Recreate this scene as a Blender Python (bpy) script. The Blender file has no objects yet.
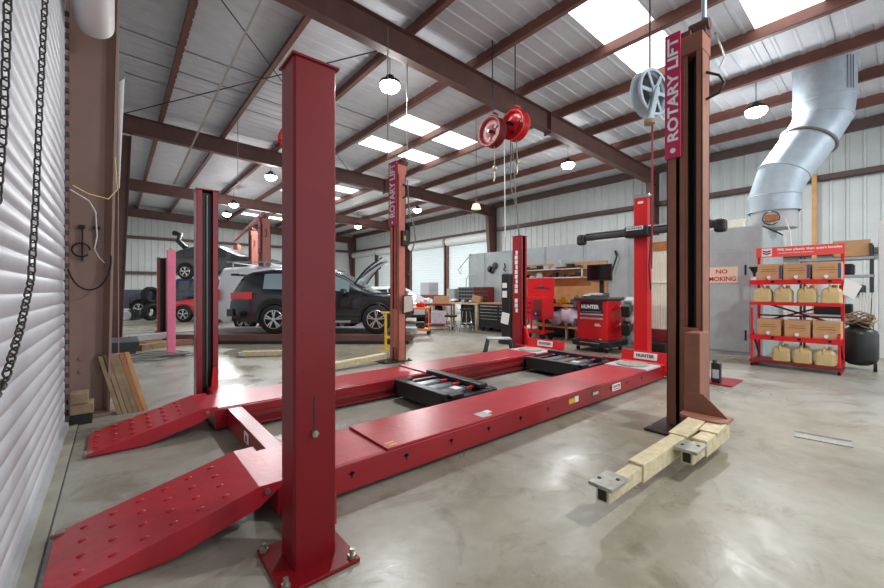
import bpy, math, random
from mathutils import Vector, Matrix, Euler
random.seed(7)
S = bpy.context.scene
COL = S.collection
PI = math.pi
def R(a): return math.radians(a)

# ---------------- camera, world, exposure ----------------
cam_d = bpy.data.cameras.new('camera'); cam = bpy.data.objects.new('camera', cam_d); COL.objects.link(cam)
cam.location = (0, 0, 1.3); cam.rotation_euler = (R(90), 0, R(-40))
cam_d.sensor_width = 36; cam_d.lens = 390/884*36; cam_d.clip_start = .05; cam_d.clip_end = 200
cam_d.shift_y = 4/884*-1
S.camera = cam
W = bpy.data.worlds.new('world'); S.world = W; W.use_nodes = True
W.node_tree.nodes['Background'].inputs[0].default_value = (.86, .93, 1, 1)
W.node_tree.nodes['Background'].inputs[1].default_value = .8
S.view_settings.view_transform = 'Standard'; S.view_settings.look = 'None'
S.view_settings.gamma = 1; S.view_settings.use_curve_mapping = False
S.view_settings.exposure = 0.0
LAMP_W = 165
SKY_E = 3.2
def area(name, loc, rot, sx, sy, e, col=(1, 1, 1)):
    l = bpy.data.lights.new(name, 'AREA'); l.shape = 'RECTANGLE'; l.size = sx; l.size_y = sy; l.energy = e; l.color = col
    o = bpy.data.objects.new(name, l); o.location = loc; o.rotation_euler = rot; COL.objects.link(o); return o
# daylight through the open bay doors behind the camera
area('bay_daylight', (7.0, -4.6, 2.4), (R(90), 0, 0), 13, 4.4, 170, (.88, .94, 1))

# ---------------- materials ----------------
def lin(c):
    c = c/255
    return c/12.92 if c <= .04045 else ((c+.055)/1.055)**2.4
def rgb(t): return (lin(t[0]), lin(t[1]), lin(t[2]), 1)
MATS = {}
def mat(name, col, rough=.5, metal=0, var=.12, scale=6, bump=0, bscale=60, spec=.5, emit=0, coat=0):
    m = bpy.data.materials.new(name); m.use_nodes = True; nt = m.node_tree; b = nt.nodes['Principled BSDF']
    b.inputs['Roughness'].default_value = rough; b.inputs['Metallic'].default_value = metal
    b.inputs['Specular IOR Level'].default_value = spec; b.inputs['Coat Weight'].default_value = coat
    c = rgb(col)
    if var > 0:
        tc = nt.nodes.new('ShaderNodeTexCoord'); n = nt.nodes.new('ShaderNodeTexNoise'); n.inputs['Scale'].default_value = scale
        n.inputs['Detail'].default_value = 5; n.inputs['Roughness'].default_value = .65
        nt.links.new(tc.outputs['Object'], n.inputs['Vector'])
        r = nt.nodes.new('ShaderNodeValToRGB'); nt.links.new(n.outputs['Fac'], r.inputs['Fac'])
        r.color_ramp.elements[0].position = .3; r.color_ramp.elements[1].position = .7
        r.color_ramp.elements[0].color = tuple(x*(1-var) for x in c[:3])+(1,)
        r.color_ramp.elements[1].color = tuple(min(1, x*(1+var)) for x in c[:3])+(1,)
        nt.links.new(r.outputs[0], b.inputs['Base Color'])
    else:
        b.inputs['Base Color'].default_value = c
    if bump:
        tc = nt.nodes.new('ShaderNodeTexCoord'); n = nt.nodes.new('ShaderNodeTexNoise'); n.inputs['Scale'].default_value = bscale
        nt.links.new(tc.outputs['Object'], n.inputs['Vector']); bp = nt.nodes.new('ShaderNodeBump'); bp.inputs['Strength'].default_value = bump
        bp.inputs['Distance'].default_value = .01
        nt.links.new(n.outputs['Fac'], bp.inputs['Height']); nt.links.new(bp.outputs[0], b.inputs['Normal'])
    if emit:
        b.inputs['Emission Color'].default_value = (1, 1, 1, 1); b.inputs['Emission Strength'].default_value = emit
    MATS[name] = m; return m

red = mat('red_paint', (148, 22, 33), .33, var=.10, scale=3, coat=.15)
red_deck = mat('red_deck', (176, 38, 50), .32, var=.16, scale=5, bump=.15, bscale=25)
red_post = mat('red_post', (118, 10, 20), .36, var=.08, scale=2, spec=.35)
red_bright = mat('bright_red_enamel', (214, 26, 34), .35, var=.06)
red_dull = mat('dull_red', (126, 32, 34), .55, var=.2)
pink = mat('faded_pink_paint', (226, 118, 148), .55, var=.12, scale=3)
brown = mat('brown_primer', (142, 92, 72), .55, var=.18, scale=4)
brown_col = mat('brown_column', (164, 134, 122), .6, var=.08, scale=2)
salmon_far = mat('dimmed_salmon_paint', (160, 96, 82), .55, var=.14, scale=4)  # same salmon paint, darkened in colour to offset the stronger far lamps
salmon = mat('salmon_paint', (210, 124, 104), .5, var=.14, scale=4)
steel_dk = mat('dark_steel', (96, 66, 59), .55, var=.2, scale=3)
purlin_m = mat('purlin_primer', (112, 70, 60), .5, var=.25, scale=2)
girt_m = mat('girt_primer', (84, 64, 60), .55, var=.15)
deck_m = mat('roof_deck', (205, 207, 212), .55, metal=.1, var=.07, scale=3)
wall_m = mat('white_steel_wall', (198, 203, 202), .5, var=.06, scale=2)
door_m = mat('white_door_slats', (198, 202, 208), .42, var=.06, scale=4)
door_far = mat('pale_door', (206, 218, 220), .5, var=.03)
galv = mat('galvanised', (176, 190, 200), .48, metal=.2, var=.12, scale=5)
galv_panel = mat('galvanised_panel', (180, 190, 192), .5, metal=.15, var=.10, scale=4)
black = mat('black_plastic', (24, 24, 26), .45, var=.1)
blackm = mat('black_satin_metal', (34, 34, 36), .4, var=.2)
tyre_m = mat('rubber', (26, 26, 27), .8, var=.1)
chrome = mat('bright_metal', (205, 205, 205), .25, metal=.9, var=.05)
zinc = mat('zinc_bolt', (170, 165, 150), .35, metal=.8, var=.1)
white = mat('white_paint', (232, 232, 230), .45, var=.03)
whitev = mat('white_car_paint', (226, 230, 234), .25, var=.02, coat=.6)
carblk = mat('blue_black_car_paint', (15, 19, 28), .22, var=.02, coat=1)
navy = mat('navy_car_paint', (28, 38, 70), .25, var=.04, coat=1)
carred = mat('red_car_paint', (200, 36, 30), .25, var=.03, coat=1)
cargrey = mat('grey_car_paint', (66, 68, 70), .35, var=.1, coat=.5)
glass = mat('dark_car_glass', (40, 48, 54), .06, var=0, spec=.9)
glass_lt = mat('pale_car_glass', (120, 138, 146), .08, var=0, spec=.9)
cream = mat('cream_chipped_paint', (206, 192, 156), .5, var=.22, scale=18)
grate_m = mat('worn_steel_plate', (170, 168, 158), .42, metal=.5, var=.3, scale=20)
card = mat('cardboard', (196, 152, 108), .75, var=.07, scale=6)
jug_m = mat('amber_plastic_jug', (206, 182, 128), .38, var=.08, scale=8)
wood = mat('plywood', (196, 148, 96), .6, var=.16, scale=5)
wood_old = mat('weathered_wood', (150, 128, 100), .75, var=.3, scale=9)
wood_orange = mat('orange_wood', (176, 116, 66), .7, var=.2, scale=9)
sticker = mat('white_sticker', (236, 236, 232), .4, var=0)
ink = mat('black_ink', (24, 24, 28), .5, var=0)
letter_w = mat('white_lettering', (244, 244, 244), .4, var=0)
letter_r = mat('red_lettering', (190, 30, 50), .4, var=0)
sign_red = mat('sign_crimson', (196, 44, 92), .4, var=.03)
blue = mat('blue_plastic', (40, 80, 170), .4, var=.05)
yellow = mat('yellow_paint', (222, 180, 50), .45, var=.1)
orange = mat('orange_paint', (232, 122, 52), .45, var=.1)
peach = mat('peach_sign_board', (246, 218, 196), .5, var=.02)
grey_lt = mat('light_grey_plastic', (176, 178, 180), .5, var=.08)
jack_grey = mat('jack_cover_grey', (104, 108, 112), .3, metal=.3, var=.15)
grey_dk = mat('charcoal_plastic', (62, 64, 68), .5, var=.1)
rope_m = mat('grey_hose', (120, 120, 118), .55, var=.1)
chain_m = mat('dark_chain', (60, 56, 50), .45, metal=.6, var=.2)
lime = mat('lime_green_strip', (170, 220, 40), .4, var=0)
tail = mat('tail_lamp_red', (220, 30, 40), .15, var=0, coat=1)
screen_m = mat('dark_screen', (14, 15, 17), .12, var=0)
lamp_e = mat('lamp_diffuser', (255, 255, 255), .5, var=0, emit=25)
sky_e = mat('skylight_panel', (240, 240, 230), .5, var=0, emit=SKY_E)
plast_w = mat('translucent_white_plastic', (228, 222, 206), .45, var=.06)
purple = mat('lilac_plastic_bag', (204, 194, 208), .35, var=.2, scale=12)
wire_y = mat('yellow_wire', (214, 190, 120), .5, var=0)
wire_w = mat('white_wire', (225, 215, 215), .5, var=0)
lens_y = mat('yellow_green_lamp_shade', (226, 230, 120), .4, var=0, emit=.6)

def floor_material():
    m = bpy.data.materials.new('polished_concrete'); m.use_nodes = True; nt = m.node_tree; b = nt.nodes['Principled BSDF']
    N = nt.nodes.new; Lk = nt.links.new
    tc = N('ShaderNodeTexCoord')
    def noise(sc, det, rg, dist=0):
        n = N('ShaderNodeTexNoise'); n.inputs['Scale'].default_value = sc; n.inputs['Detail'].default_value = det
        n.inputs['Roughness'].default_value = rg; n.inputs['Distortion'].default_value = dist
        Lk(tc.outputs['Object'], n.inputs['Vector']); return n
    def ramp(n, stops):
        r = N('ShaderNodeValToRGB'); e = r.color_ramp.elements
        while len(e) < len(stops): e.new(.5)
        for i, (p, c) in enumerate(stops): e[i].position = p; e[i].color = c
        Lk(n.outputs['Fac'], r.inputs['Fac']); return r
    a = ramp(noise(.55, 6, .6, .6), [(.3, rgb((132, 127, 114))), (.5, rgb((158, 155, 145))), (.72, rgb((178, 178, 172)))])
    f = ramp(noise(7, 8, .7, .4), [(.3, (.80, .79, .76, 1)), (.7, (1.0, 1.0, 1.0, 1))])
    s = ramp(noise(1.7, 7, .7, 1.5), [(.36, (.58, .52, .42, 1)), (.47, (1, 1, 1, 1))])
    big = ramp(noise(.22, 3, .5, .3), [(.38, (1.0, .965, .86, 1)), (.6, (.97, 1.0, 1.03, 1))])
    m0 = N('ShaderNodeMix'); m0.data_type = 'RGBA'; m0.blend_type = 'MULTIPLY'; m0.inputs[0].default_value = 1
    Lk(a.outputs[0], m0.inputs[6]); Lk(big.outputs[0], m0.inputs[7])
    mx = N('ShaderNodeMix'); mx.data_type = 'RGBA'; mx.blend_type = 'MULTIPLY'; mx.inputs[0].default_value = 1
    Lk(m0.outputs[2], mx.inputs[6]); Lk(f.outputs[0], mx.inputs[7])
    m2 = N('ShaderNodeMix'); m2.data_type = 'RGBA'; m2.blend_type = 'MULTIPLY'; m2.inputs[0].default_value = .6
    Lk(mx.outputs[2], m2.inputs[6]); Lk(s.outputs[0], m2.inputs[7])
    # small dark pits
    v = N('ShaderNodeTexVoronoi'); v.inputs['Scale'].default_value = 5; Lk(tc.outputs['Object'], v.inputs['Vector'])
    pr = N('ShaderNodeValToRGB'); pr.color_ramp.elements[0].position = .03; pr.color_ramp.elements[0].color = (.45, .42, .38, 1)
    pr.color_ramp.elements[1].position = .07; pr.color_ramp.elements[1].color = (1, 1, 1, 1); Lk(v.outputs['Distance'], pr.inputs['Fac'])
    m3 = N('ShaderNodeMix'); m3.data_type = 'RGBA'; m3.blend_type = 'MULTIPLY'; m3.inputs[0].default_value = .5
    Lk(m2.outputs[2], m3.inputs[6]); Lk(pr.outputs[0], m3.inputs[7])
    Lk(m3.outputs[2], b.inputs['Base Color'])
    rr = N('ShaderNodeMapRange'); n4 = noise(1.1, 6, .65, .8); Lk(n4.outputs['Fac'], rr.inputs['Value'])
    rr.inputs['From Min'].default_value = .35; rr.inputs['From Max'].default_value = .65
    rr.inputs['To Min'].default_value = .24; rr.inputs['To Max'].default_value = .5
    Lk(rr.outputs[0], b.inputs['Roughness'])
    bp = N('ShaderNodeBump'); bp.inputs['Strength'].default_value = .12; bp.inputs['Distance'].default_value = .01
    n5 = noise(16, 5, .6); Lk(n5.outputs['Fac'], bp.inputs['Height']); Lk(bp.outputs[0], b.inputs['Normal'])
    return m
floor_m = floor_material()

# ---------------- mesh helpers ----------------
def perp(d):
    d = d.normalized(); a = Vector((0, 0, 1)) if abs(d.z) < .9 else Vector((1, 0, 0))
    u = d.cross(a).normalized(); return u, d.cross(u).normalized()
class MB:
    def __init__(s): s.v = []; s.f = []; s.sm = []
    def add(s, vs, fs, smooth=False):
        o = len(s.v); s.v += [tuple(v) for v in vs]
        for f in fs: s.f.append([i+o for i in f]); s.sm.append(smooth)
        return s
    def box(s, x0, x1, y0, y1, z0, z1):
        x0, x1 = sorted((x0, x1)); y0, y1 = sorted((y0, y1)); z0, z1 = sorted((z0, z1))
        return s.add([(x, y, z) for z in (z0, z1) for y in (y0, y1) for x in (x0, x1)],
                     [(0, 2, 3, 1), (4, 5, 7, 6), (0, 1, 5, 4), (2, 6, 7, 3), (0, 4, 6, 2), (1, 3, 7, 5)])
    def ob(s, c, size, rot=(0, 0, 0)):
        m = Matrix.Translation(Vector(c)) @ Euler(rot).to_matrix().to_4x4(); a, b, d = [q/2 for q in size]
        return s.add([m @ Vector((x, y, z)) for z in (-d, d) for y in (-b, b) for x in (-a, a)],
                     [(0, 2, 3, 1), (4, 5, 7, 6), (0, 1, 5, 4), (2, 6, 7, 3), (0, 4, 6, 2), (1, 3, 7, 5)])
    def bar(s, p0, p1, w, h, up=(0, 0, 1)):
        p0 = Vector(p0); p1 = Vector(p1); d = (p1-p0).normalized(); u = d.cross(Vector(up))
        if u.length < 1e-4: u = d.cross(Vector((1, 0, 0)))
        u.normalize(); v = u.cross(d).normalized()
        vs = [p+u*a*w/2+v*b*h/2 for p in (p0, p1) for b in (-1, 1) for a in (-1, 1)]
        return s.add(vs, [(0, 2, 3, 1), (4, 5, 7, 6), (0, 1, 5, 4), (2, 6, 7, 3), (0, 4, 6, 2), (1, 3, 7, 5)])
    def cyl(s, p0, p1, r, r1=None, n=16, cap=True):
        if r1 is None: r1 = r
        p0 = Vector(p0); p1 = Vector(p1); u, v = perp(p1-p0)
        vs = [p+(u*math.cos(2*PI*i/n)+v*math.sin(2*PI*i/n))*q for p, q in ((p0, r), (p1, r1)) for i in range(n)]
        s.add(vs, [(i, (i+1) % n, n+(i+1) % n, n+i) for i in range(n)], True)
        if cap:
            s.add(vs[:n], [tuple(range(n))[::-1]]); s.add(vs[n:], [tuple(range(n))])
        return s
    def tube(s, pts, r, n=8, closed=False):
        pts = [Vector(p) for p in pts]; k = len(pts); rings = []; u = None
        for i, p in enumerate(pts):
            a = pts[(i-1) % k] if (closed or i > 0) else p; b = pts[(i+1) % k] if (closed or i < k-1) else p
            d = (b-a).normalized()
            if u is None: u, v = perp(d)
            else:
                u = (u-d*u.dot(d)); u = u.normalized() if u.length > 1e-5 else perp(d)[0]; v = d.cross(u)
            rings.append([p+(u*math.cos(2*PI*j/n)+v*math.sin(2*PI*j/n))*r for j in range(n)])
        vs = [q for g in rings for q in g]; fs = []
        for i in range(k if closed else k-1):
            a = i*n; b = ((i+1) % k)*n
            fs += [(a+j, a+(j+1) % n, b+(j+1) % n, b+j) for j in range(n)]
        s.add(vs, fs, True)
        if not closed: s.add(rings[0], [tuple(range(n))[::-1]]); s.add(rings[-1], [tuple(range(n))])
        return s
    def lathe(s, prof, c, axis=(0, 0, 1), n=24):
        ax = Vector(axis).normalized(); u, v = perp(ax); c = Vector(c); k = len(prof)
        vs = [c+ax*z+(u*math.cos(2*PI*j/n)+v*math.sin(2*PI*j/n))*r for r, z in prof for j in range(n)]
        fs = [(i*n+j, i*n+(j+1) % n, (i+1)*n+(j+1) % n, (i+1)*n+j) for i in range(k-1) for j in range(n)]
        return s.add(vs, fs, True)
    def prism(s, poly, axis, a, b):
        n = len(poly)
        def P(p, t):
            if axis == 'x': return (t, p[0], p[1])
            if axis == 'y': return (p[0], t, p[1])
            return (p[0], p[1], t)
        vs = [P(p, a) for p in poly]+[P(p, b) for p in poly]
        return s.add(vs, [tuple(range(n)), tuple(range(n, 2*n))[::-1]]+[(i, n+i, n+(i+1) % n, (i+1) % n) for i in range(n)])
    def sheet(s, rows, smooth=True):
        n = len(rows[0]); vs = [p for r in rows for p in r]
        return s.add(vs, [(i*n+j, i*n+j+1, (i+1)*n+j+1, (i+1)*n+j) for i in range(len(rows)-1) for j in range(n-1)], smooth)
    def ball(s, c, rx, ry=None, rz=None, n=12, m=8, jit=0):
        ry = ry or rx; rz = rz or rx; rows = []
        for i in range(m+1):
            t = PI*i/m; rows.append([(c[0]+rx*math.sin(t)*math.cos(2*PI*j/n), c[1]+ry*math.sin(t)*math.sin(2*PI*j/n), c[2]-rz*math.cos(t)) for j in range(n)])
        if jit:
            rows = [[tuple(q+random.uniform(-jit, jit) for q in p) for p in r] for r in rows]
        vs = [p for r in rows for p in r]
        return s.add(vs, [(i*n+j, i*n+(j+1) % n, (i+1)*n+(j+1) % n, (i+1)*n+j) for i in range(m) for j in range(n)], True)
    def build(s, name, m, parent=None, bevel=0, loc=None, seg=2):
        me = bpy.data.meshes.new(name); me.from_pydata(s.v, [], s.f); me.update()
        me.polygons.foreach_set('use_smooth', s.sm)
        import bmesh
        bm = bmesh.new(); bm.from_mesh(me); bmesh.ops.recalc_face_normals(bm, faces=bm.faces); bm.to_mesh(me); bm.free()
        o = bpy.data.objects.new(name, me); COL.objects.link(o); me.materials.append(m)
        if parent: o.parent = parent
        if loc: o.location = loc
        if bevel:
            b = o.modifiers.new('bevel', 'BEVEL'); b.width = bevel; b.segments = seg; b.limit_method = 'ANGLE'; b.angle_limit = R(40)
        return o
def tag(o, label, cat, group=None, kind=None):
    o['label'] = label; o['category'] = cat
    if group: o['group'] = group
    if kind: o['kind'] = kind
    return o
def thing(name, label, cat, loc=(0, 0, 0), rz=0, group=None):
    o = bpy.data.objects.new(name, None); o.empty_display_size = .1; COL.objects.link(o)
    o.location = loc; o.rotation_euler = (0, 0, rz); return tag(o, label, cat, group)
def st(o): o['kind'] = 'structure'; return o
def kids(o): return [c for c in bpy.data.objects if c.parent == o]
def copy_tree(o, parent=None):
    c = o.copy(); COL.objects.link(c); c.parent = parent
    for ch in kids(o): copy_tree(ch, c)
    return c
def dup(o, label, loc=None, rz=None):
    ch = kids(o); c = copy_tree(o); c['label'] = label
    if loc is not None: c.location = loc
    if rz is not None: c.rotation_euler = (0, 0, rz)
    return c
def text(name, body, c, xdir, ydir, w, h, m, parent=None, bold=.02, depth=.002):
    """lettering fitted into a w x h rectangle centred on c; xdir is the reading direction, ydir the letters' up"""
    cu = bpy.data.curves.new('t', 'FONT'); cu.body = body; cu.offset = bold; cu.extrude = 0; cu.resolution_u = 3
    t = bpy.data.objects.new('t', cu); COL.objects.link(t)
    bpy.context.view_layer.update()
    me = bpy.data.meshes.new_from_object(t.evaluated_get(bpy.context.evaluated_depsgraph_get()))
    bpy.data.objects.remove(t); bpy.data.curves.remove(cu)
    xs = [v.co.x for v in me.vertices]; ys = [v.co.y for v in me.vertices]
    x0, x1, y0, y1 = min(xs), max(xs), min(ys), max(ys)
    X = Vector(xdir).normalized(); Y = Vector(ydir).normalized(); N = X.cross(Y); c = Vector(c)
    for v in me.vertices:
        a = ((v.co.x-x0)/(x1-x0)-.5)*w; b = ((v.co.y-y0)/(y1-y0)-.5)*h
        v.co = c+X*a+Y*b+N*depth
    me.name = name; me.materials.append(m)
    o = bpy.data.objects.new(name, me); COL.objects.link(o); o.parent = parent
    return o

# ---------------- room shell ----------------
XW, YB, XL = 15.3, 29.5, -.45          # right wall, back wall, left wall
def ztop(x): return 6.13-.036*x        # top of the rafters
def zdeck(x): return ztop(x)+.26
st(MB().box(-.6, XW+.2, -5, YB+.2, -.15, 0).build('floor', floor_m))
# ribbed roof deck with translucent strips
def rib_profile(y0, y1, pitch=.305):
    pts = []; y = y0
    while y < y1-1e-6:
        pts += [(y, 0), (min(y+pitch*.40, y1), 0), (min(y+pitch*.47, y1), .014), (min(y+pitch*.60, y1), .014), (min(y+pitch*.67, y1), 0)]
        y += pitch
    pts.append((y1, 0)); return pts
sky_strips = [(.86, 1.78, 6.05, 8.96), (2.9, 3.82, 6.05, 8.96), (8.85, 9.77, 6.2, 8.96), (10.8, 11.72, 6.2, 8.96), (16.8, 17.7, 6.2, 8.96), (18.8, 19.7, 6.2, 8.96), (24.6, 25.5, 6.2, 8.96), (26.6, 27.5, 6.2, 8.96)]
ceil = MB(); cuts = [-5]+[c for s in sky_strips for c in s[:2]]+[YB+.2]
def strip(x0, x1, y0, y1):
    pr = rib_profile(y0, y1)
    ceil.sheet([[(x, y, zdeck(x)-dz) for y, dz in pr] for x in (x0, x1)], False)
for i in range(len(cuts)-1):
    if i % 2 == 0: strip(XL, XW+.1, cuts[i], cuts[i+1])
    else:
        s = sky_strips[i//2]; strip(XL, s[2], s[0], s[1]); strip(s[3], XW+.1, s[0], s[1])
st(ceil.build('ceiling', deck_m))
st(MB().box(XL-.3, XW+.4, -5, YB+.4, 6.6, 6.7).build('ceiling', deck_m))
for i, (y0, y1, x0, x1) in enumerate(sky_strips):
    st(MB().sheet([[(x, y, zdeck(x)-.005) for y in (y0, y1)] for x in (x0, x1)], False).build('window_%d' % (i+1), sky_e))

def ribwall(along, const, a, b, z0, z1, inward, pitch=.32):
    m = MB(); t = a; pts = []
    while t < b:
        pts += [(t, 0), (t+pitch*.72, 0), (t+pitch*.78, .035), (t+pitch*.93, .035), (t+pitch*.99, 0)]; t += pitch
    pts = [(min(p, b), q) for p, q in pts]
    if along == 'y': rows = [[(const+inward*q, p, z) for p, q in pts] for z in (z0, z1)]
    else: rows = [[(p, const+inward*q, z) for p, q in pts] for z in (z0, z1)]
    return m.sheet(rows, False)
st(ribwall('y', XW, -5, YB, 0, 6.2, -1).build('wall_right', wall_m))
st(ribwall('x', YB, XL, XW, 0, 6.4, -1).build('wall_back', wall_m))
st(ribwall('y', XL-.1, -5, YB, 0, 6.4, 1).build('wall_left', wall_m))

# rafters, columns, purlins, girts
tn = [0]
def trim(m, mt, bevel=0):
    tn[0] += 1; return st(m.build('trim_%d' % tn[0], mt, bevel=bevel))
RAF = [-2.0, 5.9, 13.8, 21.6, 29.2]
def zbot(x): return 5.64-.036*x
for Y in RAF:
    m = MB()
    for (x0, x1) in ((-.1, 15.0),):
        def seg(y0, y1, za, zb):
            m.add([(x0, y0, za(x0)), (x1, y0, za(x1)), (x1, y1, za(x1)), (x0, y1, za(x0)), (x0, y0, zb(x0)), (x1, y0, zb(x1)), (x1, y1, zb(x1)), (x0, y1, zb(x0))],
                  [(0, 1, 2, 3), (7, 6, 5, 4), (0, 4, 5, 1), (1, 5, 6, 2), (2, 6, 7, 3), (3, 7, 4, 0)])
        seg(Y-.006, Y+.006, lambda x: zbot(x), lambda x: ztop(x))
        seg(Y-.1, Y+.1, lambda x: zbot(x), lambda x: zbot(x)+.014)
        seg(Y-.1, Y+.1, lambda x: ztop(x)-.014, lambda x: ztop(x))
    m.box(8.47, 8.51, Y-.11, Y+.11, zbot(8.5)-.07, ztop(8.5))          # bolted splice
    trim(m, steel_dk)
    m = MB(); m.box(14.95, 15.2, Y-.006, Y+.006, 0, 5.7); m.box(15.18, 15.21, Y-.1, Y+.1, 0, 5.6)   # right column
    m.add([(14.55, Y-.1, 5.15), (14.95, Y-.1, 0), (14.95, Y+.1, 0), (14.55, Y+.1, 5.15), (14.57, Y-.1, 5.2), (14.98, Y-.1, 0), (14.98, Y+.1, 0), (14.57, Y+.1, 5.2)],
          [(0, 1, 2, 3), (7, 6, 5, 4), (0, 4, 5, 1), (1, 5, 6, 2), (2, 6, 7, 3), (3, 7, 4, 0)])
    m.prism([(14.56, 5.2), (14.96, 0), (15.0, 0), (15.0, 5.6), (14.56, 5.6)], 'y', Y-.005, Y+.005)
    trim(m, steel_dk)
k = 0
while 1.05+1.58*k < 15:
    x = 1.05+1.58*k; z = ztop(x)
    trim(MB().box(x-.004, x+.004, -5, YB, z, z+.26).box(x-.10, x, -5, YB, z-.0, z+.006).box(x-.10, x-.094, -5, YB, z, z+.04).box(x, x+.075, -5, YB, z+.25, z+.258), purlin_m)
    k += 1
trim(MB().box(15.08, 15.2, -5, YB, 5.55, 5.8), girt_m)
trim(MB().box(-.3, -.2, -5, YB, 6.12, 6.32), girt_m)
for z in (2.35, 4.45):
    trim(MB().box(15.07, 15.26, -5, YB, z-.1, z-.09).box(15.07, 15.08, -5, YB, z-.1, z+.06), girt_m)
    trim(MB().box(-.4, 15.2, YB-.24, YB-.05, z-.1, z-.09).box(-.4, 15.2, YB-.24, YB-.23, z-.1, z+.06), girt_m)
# left columns
m = MB().prism([(-.36, 0), (-.06, 0), (.04, 5.6), (-.36, 5.6)], 'y', 5.60, 5.62).bar((-.05, 5.61, 0), (.05, 5.61, 5.6), .02, .38, (0, 1, 0)).box(-.38, -.36, 5.42, 5.8, 0, 5.6)
m.add([(-.11, 5.60, 0), (-.06, 5.46, 0), (-.05, 5.60, 5.6), (.035, 5.46, 5.6)], [(0, 1, 3, 2)])
m.box(-.4, 0, 5.36, 5.86, 0, .02)
for a in (.10, .23):
    for b in (-.27, -.14): m.cyl((b, 5.6, a+.35), (b, 5.575, a+.35), .02, n=8)
trim(m, brown_col)
for Y in (13.95, 21.7):
    trim(MB().prism([(-.36, 0), (.14, 0), (.34, 5.6), (-.36, 5.6)], 'y', Y-.01, Y+.01).bar((.15, Y, 0), (.35, Y, 5.6), .02, .3, (0, 1, 0)).box(-.38, -.36, Y-.1, Y+.1, 0, 5.6), steel_dk)
# flange and eave cladding above the brown column
# sag rods / cross bracing below the roof
def rod(p0, p1, r, label, mt=blackm, name='brace_rod', cat='rod', group=None):
    return tag(MB().tube([p0, p1], r, 6).build(name, mt), label, cat, group)
rod((.3, 5.95, 6.05), (6.9, 13.7, 5.8), .012, 'thin roof brace rod crossing left to right between the first two rafters')
rod((4.2, 5.95, 5.9), (.1, 13.7, 6.05), .012, 'thin roof brace rod crossing back to the left between the first two rafters')

# door_1: corrugated roll-up door on the left
m = MB(); rows = []
pitch = .102; z = .0; prof = []
while z < 3.95:
    for a_, b_ in ((0, 0), (.08, .010), (.5, .010), (.88, .008), (.95, 0)): prof.append((z+pitch*a_, -.365+b_))
    z += pitch
m.sheet([[(x, y, z+.06) for z, x in prof] for y in (-3.2, 5.02)])
d1 = st(m.build('door_1', door_m))
st(MB().box(-.37, -.33, -3.2, 5.02, 0, .07).build('bottom_bar', grey_lt, d1))
def dark_groove(x0, x1, y0, y1): return trim(MB().box(x0, x1, y0, y1, 0.001, .004), grey_dk)
dark_groove(-.275, -.262, -3, 5.3)
m = MB()
for i in range(38): m.box(-.375, -.325, 5.02, 5.05, .08+i*.102, .12+i*.102)
m.box(-.40, -.385, 5.0, 5.15, 0, 3.95)
st(m.build('door_guide', grey_dk, d1))
trim(MB().box(-.42, -.27, -3.2, 5.3, 0, .012), mat('kerb_concrete', (150, 146, 132), .8, var=.15))
# roll barrels
tag(MB().cyl((-.155, -3, 3.94), (-.155, 5.15, 3.94), .155, n=32).build('roll_door_barrel', white), 'white barrel of the rolled-up shutter at the top left before the brown column', 'roller barrel')
tag(MB().cyl((-.02, 6.3, 4.0), (-.02, 13.2, 4.0), .12, n=24).build('roll_door_barrel', mat('barrel_grey', (150, 154, 156), .5)), 'long white barrel of the farther shutter beyond the brown column', 'roller barrel')  # farther barrel coloured an even mid grey
m = MB(); rows = []
for q in range(220):
    pass
m.sheet([[(-.37+.02*(i % 2), y, i*.05) for i in range(78)] for y in (6.3, 13.6)])
st(m.build('door_2', door_m))
# far shutters in the right wall
for i, (a, b) in enumerate(((13.98, 17.25), (17.6, 20.95), (22.1, 25.2), (25.6, 28.9))):
    mm = MB(); n = 52
    mm.sheet([[(15.0+.012*(j % 2), y, j*3.95/n) for j in range(n+1)] for y in (a, b)], False)
    d = st(mm.build('door_%d' % (3+i), door_far))
    st(MB().cyl((14.95, a-.05, 4.1), (14.95, b+.05, 4.1), .24, n=20).build('roll_barrel', wall_m, d))
    st(MB().box(14.9, 15.15, a-.1, a, 0, 4.3).box(14.9, 15.15, b, b+.1, 0, 4.3).build('door_guide', steel_dk, d))

# galvanised partition
PX = 9.62
ps = [10.0, 9.2, 8.0, 6.78, 5.56, 4.34, 3.12, 1.8]
for i in range(len(ps)-1):
    a, b = ps[i], ps[i+1]
    m = MB().box(PX, PX+.03, b+.008, a-.008, 0, 2.56).box(PX-.008, PX, b+.03, b+.05, 0, 2.56).box(PX-.008, PX, a-.05, a-.03, 0, 2.56)
    for t in (.3, .6): m.box(PX-.006, PX, b+(a-b)*t-.02, b+(a-b)*t+.02, 0, 2.56) if i > 30 else None
    tag(m.build('partition_panel', galv_panel), ['galvanised partition panel at the far left end above the parts bins', 'galvanised partition panel beside the hooked black tools', 'galvanised partition panel behind the vertical-lettered red post', 'galvanised partition panel above the left half of the plywood board', 'galvanised partition panel behind the black monitor', 'galvanised partition panel behind the white plastic tank', 'wide galvanised panel with the no smoking sign'][i], 'partition panel')
bo = MB().box(PX+.03, 11.6, 1.80, 1.83, 0, 2.56).box(PX+.03, 11.6, 1.8, 4.3, 2.53, 2.57)
tag(bo.build('booth_enclosure', galv_panel), 'galvanised booth side and roof under the big duct', 'booth')
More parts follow.
